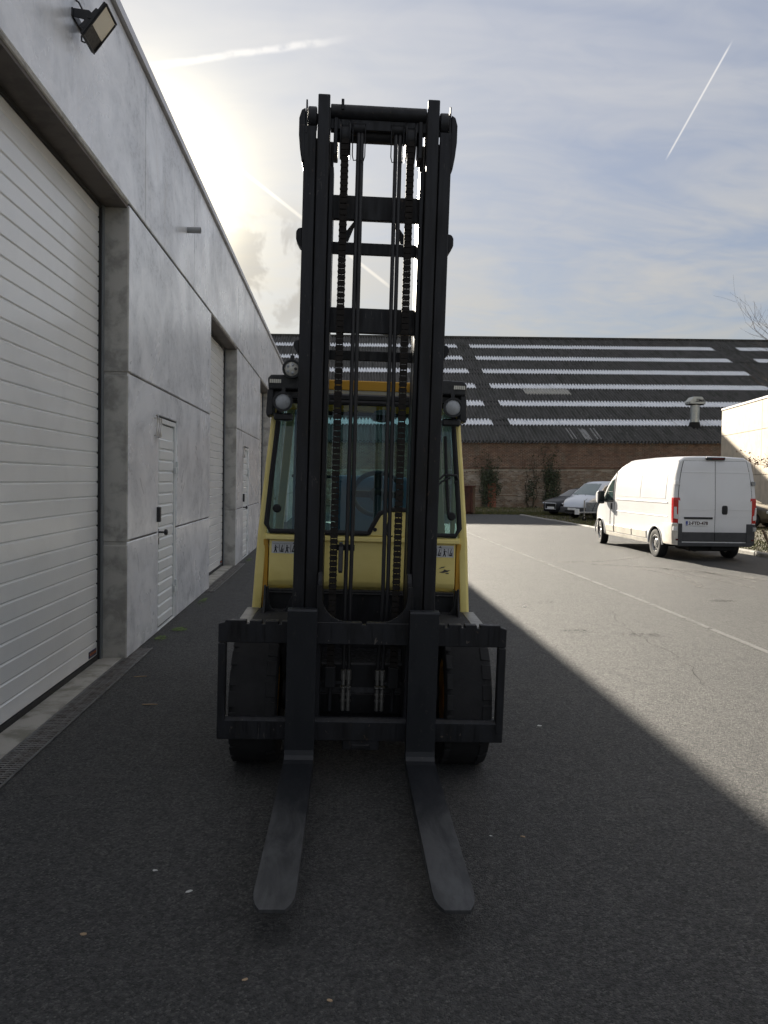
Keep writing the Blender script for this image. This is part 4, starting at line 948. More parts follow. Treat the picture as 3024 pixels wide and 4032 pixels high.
m = MB(); m.box(-.55, .55, 1.755, 1.775, 1.20, 1.235); m.box(-.55, .55, 1.755, 1.775, 1.69, 1.715); m.box(-.55, .55, 1.755, 1.775, 2.19, 2.22); fp('rear_window_bar', m, 'rubber', .004)
m = MB(); m.add([(-.58, 1.765, 1.236), (.58, 1.765, 1.236), (.56, 1.765, 2.19), (-.56, 1.765, 2.19)], [(0, 1, 2, 3)]); fp('rear_pane', m, 'rear_glass')
m = MB(); m.lathe([(.02, .0), (.075, .01), (.085, .05), (.06, .085), (.02, .095)], (.14, 1.55, 2.13), (0, 0, 1), 20); m.xf(Matrix.Identity(4)); fp('mirror_ball', m, 'dark_plastic', 0, smooth=True)
m = MB(); m.box(-.52, -.48, 1.45, 1.50, .84, 2.2); fp('inner_post', m, 'cab_trim', .01)
m = MB(); m.box(-.44, -.38, 1.30, 1.36, 1.52, 1.66); m.box(-.415, -.405, 1.32, 1.34, 1.20, 1.52); fp('display_unit', m, 'cab_trim', .008)
# warning stickers with pictograms
for x0, x1 in ((-.592, -.36), (.36, .597)):
    z0, z1 = 1.195, 1.272; yy = YF + .0222; 
    def yq(z): return interp([(1.10, YF + .022), (1.284, YF + .03)], z) - .0016
    m = MB(); m.add([(x0, yq(z0), z0), (x1, yq(z0), z0), (x1, yq(z1), z1), (x0, yq(z1), z1)], [(0, 1, 2, 3)]); sk = fp('warning_sticker', m, 'sticker')
    m = MB(); yk = yq(1.23) - .0022
    xm = (x0 + x1) / 2
    def quad(pts): m.prism(pts, 'y', yk - .0004, yk + .0004)
    quad([(x0 + .004, 1.2560), (x1 - .004, 1.2560), (x1 - .004, 1.2572), (x0 + .004, 1.2572)])
    quad([(xm + .02, 1.258), (xm + .038, 1.258), (xm + .029, 1.270)])
    for k in range(3):
        q = x0 + .012 + k * (x1 - x0 - .01) / 3
        for a in ([(0, 0), (.006, 0), (.016, .022), (.010, .024)], [(.018, 0), (.024, .002), (.016, .026), (.010, .022)], [(.008, .022), (.018, .022), (.016, .040), (.007, .038)], [(.016, .036), (.030, .028), (.031, .031), (.017, .040)], [(.009, .042), (.016, .042), (.016, .050), (.009, .050)], [(.036, .004), (.039, .004), (.039, .052), (.036, .052)], [(.044, .004), (.064, .004), (.064, .012), (.044, .014)], [(.046, .014), (.052, .014), (.060, .050), (.056, .051)], [(.056, .014), (.064, .014), (.064, .030), (.058, .024)]):
            quad([(q + u, 1.199 + v) for u, v in a])
        quad([(q + .068, 1.197), (q + .069, 1.197), (q + .069, 1.256), (q + .068, 1.256)])
    m.build('pictogram', 'ink', sk)
# scrapes on the right of the cowl
m = MB()
for pts in ([(.50, 1.118), (.535, 1.128), (.545, 1.135), (.52, 1.131)], [(.505, 1.098), (.525, 1.092), (.56, 1.100), (.578, 1.112), (.556, 1.110), (.54, 1.116), (.53, 1.104)], [(.40, 1.06), (.404, 1.06), (.405, 1.16), (.401, 1.16)], [(.545, 1.088), (.565, 1.086), (.57, 1.094), (.55, 1.094)]):
    m.prism(pts, 'y', YF + .0195, YF + .0205)
fp('paint_scrape', m, 'bumper_grey')

# ------------------------------------------------------------------ vehicles
class Body:
    """car body: closed loft along y; W(y, z) gives the half width so panels and glass can follow the surface"""
    def __init__(s, wp, zt, zb, ws, rear=None, rc=.10, crown=.03):
        s.wp, s.zt, s.zb, s.ws, s.rear, s.rc, s.crown = wp, zt, zb, ws, rear, rc, crown
    def W(s, y, z):
        w = interp(s.wp, z) * interp(s.ws, y); d = (interp(s.zt, y) - z) / s.rc
        if d < 1: w -= s.rc * 1.1 * (1 - sqrt(max(0, 1 - (1 - max(0, d)) ** 2)))
        return max(.02, w)
    def yo(s, y, z):
        """the tail leans forward towards the roof"""
        return y + (max(0, z - s.rear[0]) * s.rear[1] * max(0, 1 - y / .6) if s.rear else 0)
    def mesh(s, ys, nz=18):
        mb = MB(); rings = []
        for y in ys:
            zb, zt = interp(s.zb, y), interp(s.zt, y); half = [(0, zb), (s.W(y, zb + .05) * .9, zb)]
            for k in range(nz):
                t = 1 - (1 - k / (nz - 1)) ** 1.0
                z = zb + .05 + (zt - zb - .05) * t; half.append((s.W(y, z), z))
            half += [(half[-1][0] * .55, zt + s.crown * .7), (0, zt + s.crown)]
            rings.append([(x, s.yo(y, z), z) for x, z in half] + [(-x, s.yo(y, z), z) for x, z in reversed(half[1:-1])])
        n = len(rings[0])
        mb.add([p for r in rings for p in r], [(i*n + a, i*n + (a+1) % n, (i+1)*n + (a+1) % n, (i+1)*n + a) for i in range(len(rings) - 1) for a in range(n)] + [tuple(range(n)), tuple(range(len(rings)*n - 1, (len(rings)-1)*n - 1, -1))])
        return mb
    def side(s, sgn, poly, off=.006, n=1, back=.02):
        """a panel lying on the flank, outline in (y, z), subdivided in height"""
        mb = MB(); zs = sorted(set([p[1] for p in poly])); pts = []
        m = len(poly)
        for i in range(m):
            a, b_ = poly[i], poly[(i+1) % m]; k = max(1, int(abs(a[1]-b_[1]) / .12))
            for q in range(k): pts.append((a[0] + (b_[0]-a[0]) * q / k, a[1] + (b_[1]-a[1]) * q / k))
        c = (sum(p[0] for p in pts)/len(pts), sum(p[1] for p in pts)/len(pts)); nn = len(pts)
        mid = [((p[0]+c[0])/2, (p[1]+c[1])/2) for p in pts]
        X = lambda p, o: (sgn * (s.W(*p) + o), s.yo(*p), p[1])
        vv = [X(p, -back) for p in pts] + [X(p, off * .5) for p in pts] + [X((p[0]+(c[0]-p[0])*.02, p[1]+(c[1]-p[1])*.02), off) for p in pts] + [X(p, off) for p in mid] + [X(c, off)]
        fs = [(r*nn + i, r*nn + (i+1) % nn, (r+1)*nn + (i+1) % nn, (r+1)*nn + i) for r in range(3) for i in range(nn)] + [(3*nn + i, 3*nn + (i+1) % nn, 4*nn) for i in range(nn)]
        mb.add(vv, fs); return mb
    def patch(s, sgn, y0, y1, z0, z1, off=.007, n=6, back=.02, e=.012):
        """a rectangular pressed panel with chamfered edges on the flank"""
        mb = MB(); vv = []
        ys_q = [y0, y0 + .001, y0 + e, y1 - e, y1 - .001, y1]; zs_q = [z0, z0 + .001] + [z0 + e + (z1 - z0 - 2*e) * k / n for k in range(n + 1)] + [z1 - .001, z1]
        for i, y in enumerate(ys_q):
            for k, z in enumerate(zs_q):
                edge = i in (0, 5) or k in (0, len(zs_q) - 1); lip = i in (1, 4) or k in (1, len(zs_q) - 2)
                vv.append((sgn * (s.W(y, z) + (-back if edge else (0 if lip else off))), s.yo(y, z), z))
        K = len(zs_q); mb.add(vv, [(i*K + k, (i+1)*K + k, (i+1)*K + k + 1, i*K + k + 1) for i in range(5) for k in range(K - 1)]); return mb
    def top(s, y0, y1, fr0, fr1, off=.006, n=6):
        """a pane lying on the upper surface between two stations (windscreen, bonnet)"""
        mb = MB(); vv = []; K = 8
        for i in range(n + 1):
            y = y0 + (y1 - y0) * i / n; fr = fr0 + (fr1 - fr0) * i / n; zt = interp(s.zt, y); wmax = s.W(y, zt - .001)
            for k in range(K + 1):
                x = (-1 + 2 * k / K) * fr; q = abs(x)
                cz = s.crown * (.7 + .3 * (1 - q / .55)) if q < .55 else s.crown * .7 * (1 - (q - .55) / .45)
                vv.append((x * wmax, y, zt + max(0, cz) + off))
        mb.add(vv, [(i*(K+1) + k, i*(K+1) + k + 1, (i+1)*(K+1) + k + 1, (i+1)*(K+1) + k) for i in range(n) for k in range(K)]); return mb
def cut_arches(o, ax, r, depth, half, dark):
    """cut the wheel housings out of the body"""
    for y, zc in ax:
        for s in (-1, 1):
            c = MB(); c.cyl((s * (half - depth), y, zc), (s * (half + .3), y, zc), r, n=36); co = c.build('cutter', dark)
            co.data.materials.clear(); co.data.materials.append(MATS[dark]); co.parent = o.parent
            md = o.modifiers.new('cut', 'BOOLEAN'); md.operation = 'DIFFERENCE'; md.solver = 'EXACT'; md.object = co; md.material_mode = 'TRANSFER'
            bpy.context.view_layer.update()
            me = bpy.data.meshes.new_from_object(o.evaluated_get(bpy.context.evaluated_depsgraph_get()))
            o.modifiers.clear(); o.data = me; bpy.data.objects.remove(co)
    o.data.polygons.foreach_set('use_smooth', [True] * len(o.data.polygons)); o.data.set_sharp_from_angle(angle=R(38))
def wheel(root, x, y, r, w, s, steer=0.0, rimmat='rim_steel', spokes=0, tyre_m='tyre_rubber'):
    """s: side of the vehicle; the rim's face looks outwards"""
    Mx = Matrix.Translation((x, y, r)) @ Matrix.Rotation(steer, 4, 'Z')
    m = MB(); tyre(m, (0, 0, 0), r, w, n=40, rim=.60); m.xf(Mx); t = m.build('wheel', tyre_m, root, smooth=True, ang=50)
    q = s
    m = MB(); rr = r * .63
    m.lathe([(rr, -w*.42), (rr, w*.42), (rr * .93, w*.44), (rr * .88, w*.30), (rr*.55, w*.26), (rr*.42, w*.36), (rr * .2, w*.38), (rr*.18, w*.30)], (0, 0, 0), (q, 0, 0), 30); m.xf(Mx)
    m.build('rim', rimmat if not spokes else 'drain_dark', t, smooth=True)
    if spokes:
        m = MB()
        for k in range(spokes):
            st = len(m.v); m.prism([(-.028, 0), (.028, 0), (.04, rr*.93), (-.04, rr*.93)], 'x', q*w*.36, q*w*.44); m.xf(Mx @ Matrix.Rotation(2*pi*k/spokes, 4, 'X'), st)
        m.lathe([(rr*.2, w*.3), (rr*.2, w*.46), (rr*.1, w*.47)], (0, 0, 0), (q, 0, 0), 16); st = 0
        m2 = MB(); m2.lathe([(rr, w*.40), (rr*1.01, w*.45), (rr*.92, w*.45), (rr*.9, w*.40)], (0, 0, 0), (q, 0, 0), 30); m2.xf(Mx); m2.build('rim_lip', rimmat, t, smooth=True)
        m.build('spokes', rimmat, t, bevel=.004)
    else:
        for k in range(8):
            a = 2*pi*k/8; m = MB(); m.cyl((q*w*.27, rr*.70*cos(a), rr*.70*sin(a)), (q*w*.315, rr*.70*cos(a), rr*.70*sin(a)), rr*.13, n=10); m.xf(Mx); m.build('rim_hole', 'drain_dark', t)
        m = MB()
        for k in range(5): a = 2*pi*k/5; m.cyl((q*w*.36, rr*.3*cos(a), rr*.3*sin(a)), (q*w*.42, rr*.3*cos(a), rr*.3*sin(a)), rr*.05, n=6)
        m.lathe([(rr*.16, w*.3), (rr*.16, w*.42), (rr*.05, w*.43)], (0, 0, 0), (q, 0, 0), 14); m.xf(Mx); m.build('hub', rimmat, t, smooth=True)
    return t

# --- the tall white van
VAN = thing('panel_van', 'tall white panel van parked at the right with its back to the camera', 'van', (8.335, 16.46, 0), (0, 0, R(-.3)))
vb = Body(wp=[(.2, .90), (.38, .925), (.60, .935), (1.35, .935), (1.65, .915), (1.95, .875), (2.10, .840), (2.35, .79)],
          zt=[(0, 2.27), (.06, 2.30), (.3, 2.315), (1.5, 2.325), (2.9, 2.30), (3.15, 2.28), (3.4, 2.21), (3.7, 2.07), (4.05, 1.84), (4.35, 1.59), (4.58, 1.37), (4.75, 1.26), (5.0, 1.14), (5.22, 1.00), (5.36, .86), (5.44, .72), (5.50, .55)],
          zb=[(0, .40), (.5, .33), (4.9, .28), (5.5, .30)], ws=[(0, .985), (.05, 1.0), (4.3, 1.0), (4.8, .985), (5.1, .955), (5.3, .90), (5.42, .80), (5.50, .62)],
          rear=(1.25, .062), rc=.11, crown=.02)
ys_ = [0, .02, .06, .15, .3, .6, 1.0, 1.6, 2.2, 2.7, 2.9, 3.05, 3.15, 3.28, 3.4, 3.55, 3.7, 3.88, 4.05, 4.2, 4.35, 4.47, 4.58, 4.66, 4.75, 4.88, 5.0, 5.12, 5.22, 5.30, 5.36, 5.40, 5.44, 5.48, 5.50]
vbody = vb.mesh(ys_, 22).build('body', 'van_white', VAN)
cut_arches(vbody, [(.965, .325), (4.765, .325)], .392, .34, .935, 'drain_dark')
for s in (-1, 1):
    wheel(VAN, s*.835, .965, .322, .20, s); wheel(VAN, s*.835, 4.765, .322, .20, s, R(-9))
    for y in (.965, 4.765):
        m = MB(); a0, a1 = (-.02, pi + .02); n = 22; pts_o = [(.415 * cos(a0 + (a1-a0)*k/n), .325 + .415 * sin(a0 + (a1-a0)*k/n)) for k in range(n+1)]; pts_i = [(.388 * cos(a0 + (a1-a0)*k/n), .325 + .388 * sin(a0 + (a1-a0)*k/n)) for k in range(n+1)]
        m.prism(pts_o + pts_i[::-1], 'x', s*.905, s*.947); m.xf(Matrix.Translation((0, y, 0))); m.build('arch_lip', 'van_white', VAN, bevel=.008, smooth=True)
    # pressed panels on the flank
    for y0, y1, z0, z1 in ((.42, 1.82, 1.36, 1.93), (1.90, 3.42, 1.36, 1.93), (.30, 1.85, 1.985, 2.16), (1.90, 3.2, 1.985, 2.16)):
        vb.patch(s, y0, y1, z0, z1, .0045).build('pressed_panel', 'van_white', VAN, smooth=True, ang=14)
    for y0, y1, z0, z1 in ((.30, 3.48, 1.255, 1.305), (.30, 3.9, .955, .985)):
        vb.patch(s, y0, y1, z0, z1, .010, 2).build('swage_line', 'van_white', VAN, smooth=True, ang=25)
    for y0, y1 in ((1.47, 2.36), (2.42, 3.62), (3.68, 4.28)):
        vb.patch(s, y0, y1, .40, .585, .016, 2).build('rubbing_strip', 'van_dirty', VAN, smooth=True, ang=20)
    vb.side(s, [(1.36, .30), (4.36, .30), (4.36, .385), (1.36, .385)], .004).build('sill', 'van_dirty', VAN, smooth=True, ang=25)
    for y0, z0, z1 in ((3.655, .39, 2.0), (3.955, .39, 1.0)):
        vb.side(s, [(y0, z0), (y0 + .010, z0), (y0 + .010, z1), (y0, z1)], .0085, back=.001).build('door_gap', 'drain_dark', VAN)
    vb.side(s, [(3.72, 1.20), (4.42, 1.17), (4.50, 1.24), (4.18, 1.58), (3.90, 1.80), (3.73, 1.84)], .008).build('window_surround', 'dark_plastic', VAN, smooth=True, ang=25)
    vb.side(s, [(3.75, 1.24), (4.10, 1.22), (4.10, 1.60), (3.90, 1.77), (3.76, 1.81)], .013).build('door_window', 'side_glass', VAN, smooth=True, ang=25)
    vb.side(s, [(4.145, 1.235), (4.40, 1.215), (4.44, 1.26), (4.145, 1.56)], .013).build('quarter_window', 'side_glass', VAN, smooth=True, ang=25)
    vb.side(s, [(3.80, 1.00), (3.88, 1.00), (3.89, 1.05), (3.88, 1.17), (3.80, 1.17), (3.79, 1.1)], .022).build('door_handle', 'dark_plastic', VAN, smooth=True, ang=40)
    # door mirror on its arm
    m = MB(); m.box(s*.93, s*1.02, 4.28, 4.36, 1.20, 1.28); m.build('mirror_arm', 'dark_plastic', VAN, bevel=.015)
    m = MB(); m.prism([(4.27, 1.14), (4.36, 1.13), (4.44, 1.20), (4.46, 1.42), (4.38, 1.49), (4.27, 1.485)], 'x', s*.985, s*1.16); m.build('mirror_shell', 'van_white' if s > 0 else 'dark_plastic', VAN, bevel=.03, seg=3, smooth=True)
    m = MB(); m.prism([(4.30, 1.16), (4.38, 1.15), (4.455, 1.21), (4.47, 1.41), (4.39, 1.475), (4.30, 1.47)], 'x', s*1.05, s*1.175); m.build('mirror_cap', 'van_white', VAN, bevel=.03, seg=3, smooth=True)
    m = MB(); m.box(s*1.005, s*1.14, 4.262, 4.269, 1.17, 1.46); m.build('mirror_glass', 'dark_glass', VAN, bevel=.002)
    # tail lamp, hinges, bumper corner
    y0 = -.012
    def RW(z, o=0): return s * (vb.W(.03, z) + o)
    m = MB()
    pr = [(.785, .845), (.785, 1.40), (.85, 1.405)]
    zz = [.845, .95, 1.1, 1.25, 1.34, 1.405]; xin = [.785, .786, .788, .79, .79, .80]
    vv = []
    for z, xi in zip(zz, xin): vv += [(s*xi, y0, z), (RW(z, .004), y0 + .012, z), (RW(z, .008), .10 + (z-.845)*.02, z), (s*xi, .12, z)]
    m.add(vv, [(4*i+a, 4*i+(a+1) % 4, 4*i+4+(a+1) % 4, 4*i+4+a) for i in range(5) for a in range(4)] + [(3, 2, 1, 0), (20, 21, 22, 23)]); tl = m.build('tail_lamp', 'tail_red', VAN, bevel=.008, seg=2, smooth=True)
    m = MB(); m.prism([(s*.812, .93), (s*.925, .945), (s*.925, 1.20), (s*.868, 1.20), (s*.862, 1.04), (s*.812, 1.02)] if s < 0 else [(s*.862, .91), (s*.937, .93), (s*.94, 1.20), (s*.91, 1.20), (s*.895, 1.03), (s*.862, 1.01)], 'y', y0 - .006, y0 + .03); m.build('reversing_lens', 'tail_white', tl, bevel=.004)
    for z in (1.73, .72):
        m = MB(); m.box(*sorted((s*(vb.W(.1, z) - .09), s*(vb.W(.1, z) + .004))), vb.yo(0, z) - .03, vb.yo(0, z) + .02, z - .045, z + .045); m.cyl((s*(vb.W(.1, z) - .075), vb.yo(0, z) - .03, z - .05), (s*(vb.W(.1, z) - .075), vb.yo(0, z) - .03, z + .05), .012, n=8); m.build('door_hinge', 'van_white' if s < 0 else 'galvanised', VAN, bevel=.008)
    m = MB(); zs2 = [.36, .45, .60, .75, .83]; vv = []
    for z in zs2: vv += [(s*.775, -.03, z), (s*(vb.W(.1, z) - .03), -.026, z), (s*(vb.W(.1, z) + .012), .04, z), (s*(vb.W(.3, z) + .010), .50 if z > .7 else .56, z), (s*.80, .50, z)]
    m.add(vv, [(5*i+a, 5*i+(a+1) % 5, 5*i+5+(a+1) % 5, 5*i+5+a) for i in range(4) for a in range(5)] + [(4, 3, 2, 1, 0), (20, 21, 22, 23, 24)]); m.build('bumper_corner', 'van_dirty' if s < 0 else 'bumper_grey', VAN, bevel=.012, seg=2, smooth=True)
    m = MB(); m.box(s*.855 - .03, s*.855 + .03, -.036, -.029, .46, .50); m.build('reflector', 'dark_red', VAN, bevel=.003)
    m = MB(); m.box(s*.775 - .06, s*.80 + .06, -.034, -.002, .37, .835); m.build('bumper_end', 'bumper_grey', VAN, bevel=.012, seg=2)
# rear doors: two leaves with a dark gap between, creases and a black lower band
def rear_leaf(x0, x1, name, m_, zlo, zhi, off, back=.03, shrink=True):
    mb = MB(); n = 10; vv = []
    for k in range(n + 1):
        z = zlo + (zhi - zlo) * k / n; lim = vb.W(.06, z) - .105
        a, c = max(x0, -lim), min(x1, lim); y = vb.yo(0, z) - off
        vv += [(a, y, z), (c, y, z), (c, y + back, z), (a, y + back, z)]
    mb.add(vv, [(4*i+q, 4*i+(q+1) % 4, 4*i+4+(q+1) % 4, 4*i+4+q) for i in range(n) for q in range(4)] + [(3, 2, 1, 0), (4*n, 4*n+1, 4*n+2, 4*n+3)])
    return mb.build(name, m_, VAN, bevel=.006, seg=2, smooth=True)
m = MB(); vv = []
for k in range(9):
    z = .44 + k * .2225; lim = vb.W(.06, z) - .092; vv += [(-lim, vb.yo(0, z) - .004, z), (lim, vb.yo(0, z) - .004, z)]
m.add(vv, [(2*i, 2*i+1, 2*i+3, 2*i+2) for i in range(8)]); m.build('door_gap', 'drain_dark', VAN)
for a, c in ((-.83, -.006), (.006, .83)):
    rear_leaf(a, c, 'rear_door', 'van_white', .645, 2.215, .016)
    rear_leaf(a, c, 'door_lower_band', 'bumper_grey', .445, .642, .022)
    for z0, z1 in ((1.955, 1.985), (1.14, 1.155), (.985, .995)):
        rear_leaf(a + .01, c - .01, 'door_crease', 'van_white', z0, z1, .021, .01)
rear_leaf(-.70, -.06, 'handle_strip', 'dark_plastic', .935, .978, .036)
m = MB(); n = 20; m.prism([(.215 + .066 * (abs(cos(2*pi*k/n)) ** .5) * (1 if cos(2*pi*k/n) > 0 else -1), 1.14 + .10 * (abs(sin(2*pi*k/n)) ** .5) * (1 if sin(2*pi*k/n) > 0 else -1)) for k in range(n)], 'y', -.030, 0); m.build('door_handle', 'dark_plastic', VAN, bevel=.008)
m = MB(); m.box(.185, .245, -.040, -.0305, 1.07, 1.21); m.build('handle_grip', 'rubber', VAN, bevel=.01)
m = MB(); m.prism([(-.205, 2.235), (.20, 2.235), (.215, 2.30), (-.22, 2.30)], 'y', .0, .10); bl = m.build('brake_lamp', 'dark_plastic', VAN, bevel=.012); m = MB(); m.box(-.10, .18, -.006, -.0005, 2.25, 2.288); m.build('lens', 'dark_red', bl, bevel=.004)
m = MB(); m.box(-.665, -.155, -.032, -.026, .79, .895); npl = m.build('number_plate', 'plate_white', VAN, bevel=.004)
m = MB(); m.box(-.66, -.62, -.0335, -.0325, .795, .89); m.build('plate_band', 'plate_blue', npl)
text_mesh('2-FTD-478', .098, Matrix.Translation((-.385, -.0335, .842)) @ Matrix.Rotation(pi/2, 4, 'X'), 'plate_ink', 'plate_lettering', npl, .001, bold=.003)
text_mesh('B', .035, Matrix.Translation((-.640, -.0345, .815)) @ Matrix.Rotation(pi/2, 4, 'X'), 'plate_white', 'plate_lettering', npl, .0006)
m = MB(); m.box(-.83, .83, -.06, .06, .335, .415); m.build('rear_step', 'bumper_grey', VAN, bevel=.015, seg=2)
m = MB(); m.box(-.5, .5, .1, .2, .22, .33); m.cyl((-.3, .25, .24), (-.3, 1.2, .24), .05, n=12); m.box(-.06, .5, .02, .06, .25, .335); m.cyl((-.7, .965, .30), (.7, .965, .30), .05, n=12); m.build('underbody', 'drain_dark', VAN, bevel=.01)
vb.top(3.42, 4.55, .93, .96, .004).build('windscreen', 'dark_glass', VAN, smooth=True)
m = MB(); m.box(-.70, .70, 5.30, 5.52, .36, .60); m.build('front_bumper', 'bumper_grey', VAN, bevel=.05, seg=2)

# --- silver-white older van with a dark car behind it
VIT = thing('passenger_van', 'small silver white van with an orange indicator parked on the grass by the brick hall', 'van', (15.02, 37.6, 0), (0, 0, R(116)))
b2 = Body(wp=[(.2, .82), (.45, .87), (.95, .88), (1.25, .83), (1.75, .68)], zt=[(0, 1.70), (.2, 1.77), (2.2, 1.79), (2.75, 1.76), (3.0, 1.66), (3.45, 1.27), (3.62, 1.10), (3.9, 1.0), (4.15, .86), (4.26, .72), (4.32, .5)], zb=[(0, .3), (4.3, .26)], ws=[(0, .97), (.1, 1), (3.6, 1), (4.0, .95), (4.2, .85), (4.32, .66)], rear=(1.0, .06), rc=.10, crown=.03)
o = b2.mesh([0, .05, .2, .6, 1.2, 1.8, 2.4, 2.75, 2.9, 3.0, 3.15, 3.3, 3.45, 3.55, 3.62, 3.75, 3.9, 4.05, 4.15, 4.22, 4.26, 4.30, 4.32], 16).build('body', 'silver_white', VIT); cut_arches(o, [(.75, .30), (3.42, .30)], .37, .32, .87, 'drain_dark')
b2.top(2.98, 3.60, .90, .95, .006).build('windscreen', 'wind_glass', VIT, smooth=True)
for s in (-1, 1):
    b2.side(s, [(2.42, 1.08), (3.28, 1.05), (3.36, 1.14), (3.02, 1.50), (2.80, 1.60), (2.44, 1.62)], .008).build('door_window', 'dark_glass', VIT, smooth=True)
    b2.side(s, [(1.3, 1.08), (2.34, 1.08), (2.36, 1.62), (1.35, 1.62)], .008).build('side_window', 'dark_glass', VIT, smooth=True)
    b2.side(s, [(.2, .45), (3.02, .45), (3.02, .55), (.2, .55)], .012).build('rubbing_strip', 'bumper_grey', VIT)
    wheel(VIT, s*.77, 3.42, .30, .19, s, rimmat='alloy', spokes=9); wheel(VIT, s*.77, .75, .30, .19, s, rimmat='alloy', spokes=9)
    m = MB(); m.box(*sorted((s*.50, s*.66)), 4.06, 4.20, .60, .76); m.build('headlamp', 'headlamp', VIT, bevel=.02)
    m = MB(); m.prism([(3.88, .61), (4.10, .60), (4.12, .76), (3.92, .775)], 'x', s*.66, s*.845); m.build('indicator', 'amber', VIT, bevel=.02)
    m = MB(); m.box(*sorted((s*.92, s*1.06)), 3.14, 3.24, 1.06, 1.24); m.build('mirror', 'silver_white', VIT, bevel=.03)
m = MB(); m.box(-.82, .82, 3.92, 4.36, .26, .56); m.build('front_bumper', 'bumper_grey', VIT, bevel=.08, seg=3, smooth=True)
m = MB(); m.box(-.45, .45, 4.30, 4.375, .33, .40); m.build('air_intake', 'drain_dark', VIT)
m = MB(); m.box(-.26, .26, 4.362, 4.372, .42, .52); m.build('number_plate', 'plate_white', VIT)
for k in range(5):
    m = MB(); m.box(-.46, .46, 4.10, 4.235 - k * .012, .60 + k * .04, .622 + k * .04); m.build('grille_slat', 'rim_steel', VIT)
m = MB(); m.box(-.47, .47, 4.08, 4.175, .59, .80); m.build('grille', 'drain_dark', VIT)
m = MB()
for q in (-.2, .3): m.tube([(q, 3.66, 1.10), (q + .2, 3.55, 1.17), (q + .5, 3.52, 1.20)], .012, 6)
m.build('wiper', 'rubber', VIT)

def saloon(name, label, loc, rot, paint, bull=False, spokes=5):
    t = thing(name, label, 'car', loc, rot)
    bo = Body(wp=[(.18, .80), (.40, .86), (.80, .87), (.95, .80), (1.42, .58)], zt=[(0, .82), (.05, .90), (.55, .98), (.75, 1.05), (1.2, 1.32), (1.6, 1.40), (2.2, 1.41), (2.6, 1.34), (3.25, .96), (3.6, .90), (4.0, .80), (4.22, .68), (4.32, .5)], zb=[(0, .25), (4.3, .2)], ws=[(0, .90), (.2, 1), (3.6, 1), (4.0, .94), (4.2, .83), (4.32, .66)], rc=.10, crown=.03)
    o = bo.mesh([0, .05, .2, .4, .55, .75, 1.0, 1.2, 1.4, 1.6, 1.9, 2.2, 2.4, 2.6, 2.85, 3.05, 3.25, 3.4, 3.6, 3.8, 4.0, 4.12, 4.22, 4.28, 4.32], 14).build('body', paint, t); cut_arches(o, [(.85, .31), (3.45, .31)], .365, .30, .86, 'drain_dark')
    bo.top(2.62, 3.22, .92, .96, .006).build('windscreen', 'dark_glass', t, smooth=True)
    for s in (-1, 1):
        bo.side(s, [(1.95, .98), (3.0, .95), (2.62, 1.28), (2.3, 1.345), (1.97, 1.35)], .008).build('door_window', 'dark_glass', t, smooth=True)
        wheel(t, s*.76, 3.45, .31, .19, s, rimmat='alloy', spokes=spokes); wheel(t, s*.76, .85, .31, .19, s, rimmat='alloy', spokes=spokes)
        m = MB(); m.prism([(3.98, .60), (4.20, .57), (4.22, .66), (4.02, .715)], 'x', s*.48, s*.80); m.build('headlamp', 'headlamp', t, bevel=.02)
    m = MB(); m.box(-.36, .36, 4.20, 4.335, .36, .62); m.build('grille', 'drain_dark', t, bevel=.03)
    m = MB(); m.box(-.62, .62, 4.10, 4.30, .20, .30); m.build('air_dam', 'bumper_grey', t, bevel=.02)
    m = MB(); m.box(-.26, .26, 4.336, 4.346, .36, .46); m.build('number_plate', 'plate_white', t)
    if bull:
        m = MB(); m.tube([(-.40, 4.36, .34), (-.40, 4.36, .64), (.40, 4.36, .64), (.40, 4.36, .34)], .02, 8, closed=True); m.build('grille_surround', 'alloy', t, smooth=True)
    return t
saloon('saloon_car', 'black car parked nose out behind the small silver white van', (14.95, 40.95, 0), (0, 0, R(116)), 'car_black', True)
saloon('parked_car', 'dark brown car partly hidden behind the tall white panel van', (15.15, 33.0, 0), (0, 0, R(-143)), 'car_brown', False, 7)

# --- small trailer in front of the silver van
TR = thing('trailer', 'small grey trailer with jockey wheel standing beside the silver white van', 'trailer', (11.9, 34.0, 0), (0, 0, R(112)))
m = MB(); m.box(-.55, .55, -1.3, .35, .42, .46); TB = m.build('trailer_bed', 'galvanised', TR)
for k in range(5):
    for s in (-1, 1):
        m = MB(); m.prism([(s*.55, .46 + k * .075), (s*.575, .475 + k*.075), (s*.575, .515 + k*.075), (s*.55, .53 + k*.075)], 'y', -1.3, .35); m.build('side_board', 'galvanised', TR)
    m = MB(); m.prism([(.35, .46 + k * .075), (.375, .475 + k*.075), (.375, .515 + k*.075), (.35, .53 + k*.075)], 'x', -.55, .55); m.build('front_board', 'galvanised', TR)
m = MB()
for s in (-1, 1): m.tube([(s*.5, .2, .40), (0, 1.15, .38)], .035, 6)
m.tube([(0, 1.0, .38), (0, 1.45, .38)], .035, 8); m.build('draw_bar', 'galvanised', TR)
m = MB(); m.cyl((.08, .85, .12), (.08, .85, .92), .03, n=10); m.tube([(.08, .85, .92), (.08, .75, .95), (.08, .70, 1.0)], .012, 6); m.build('jockey_post', 'galvanised', TR, smooth=True)
m = MB(); tyre(m, (.08, .85, .11), .11, .06, n=20); m.build('jockey_wheel', 'tyre_rubber', TR, smooth=True)
for s in (-1, 1): wheel(TR, s*.66, -.5, .25, .14, s)
m = MB(); m.box(-.28, .02, 1.42, 1.45, .30, .56); m.build('lighting_board', 'plate_white', TR, bevel=.01)
m = MB(); m.tube([(-.12, .6, .40), (-.16, .45, .75), (-.18, .38, .85)], .014, 6); m.build('brake_lever', 'dark_plastic', TR)

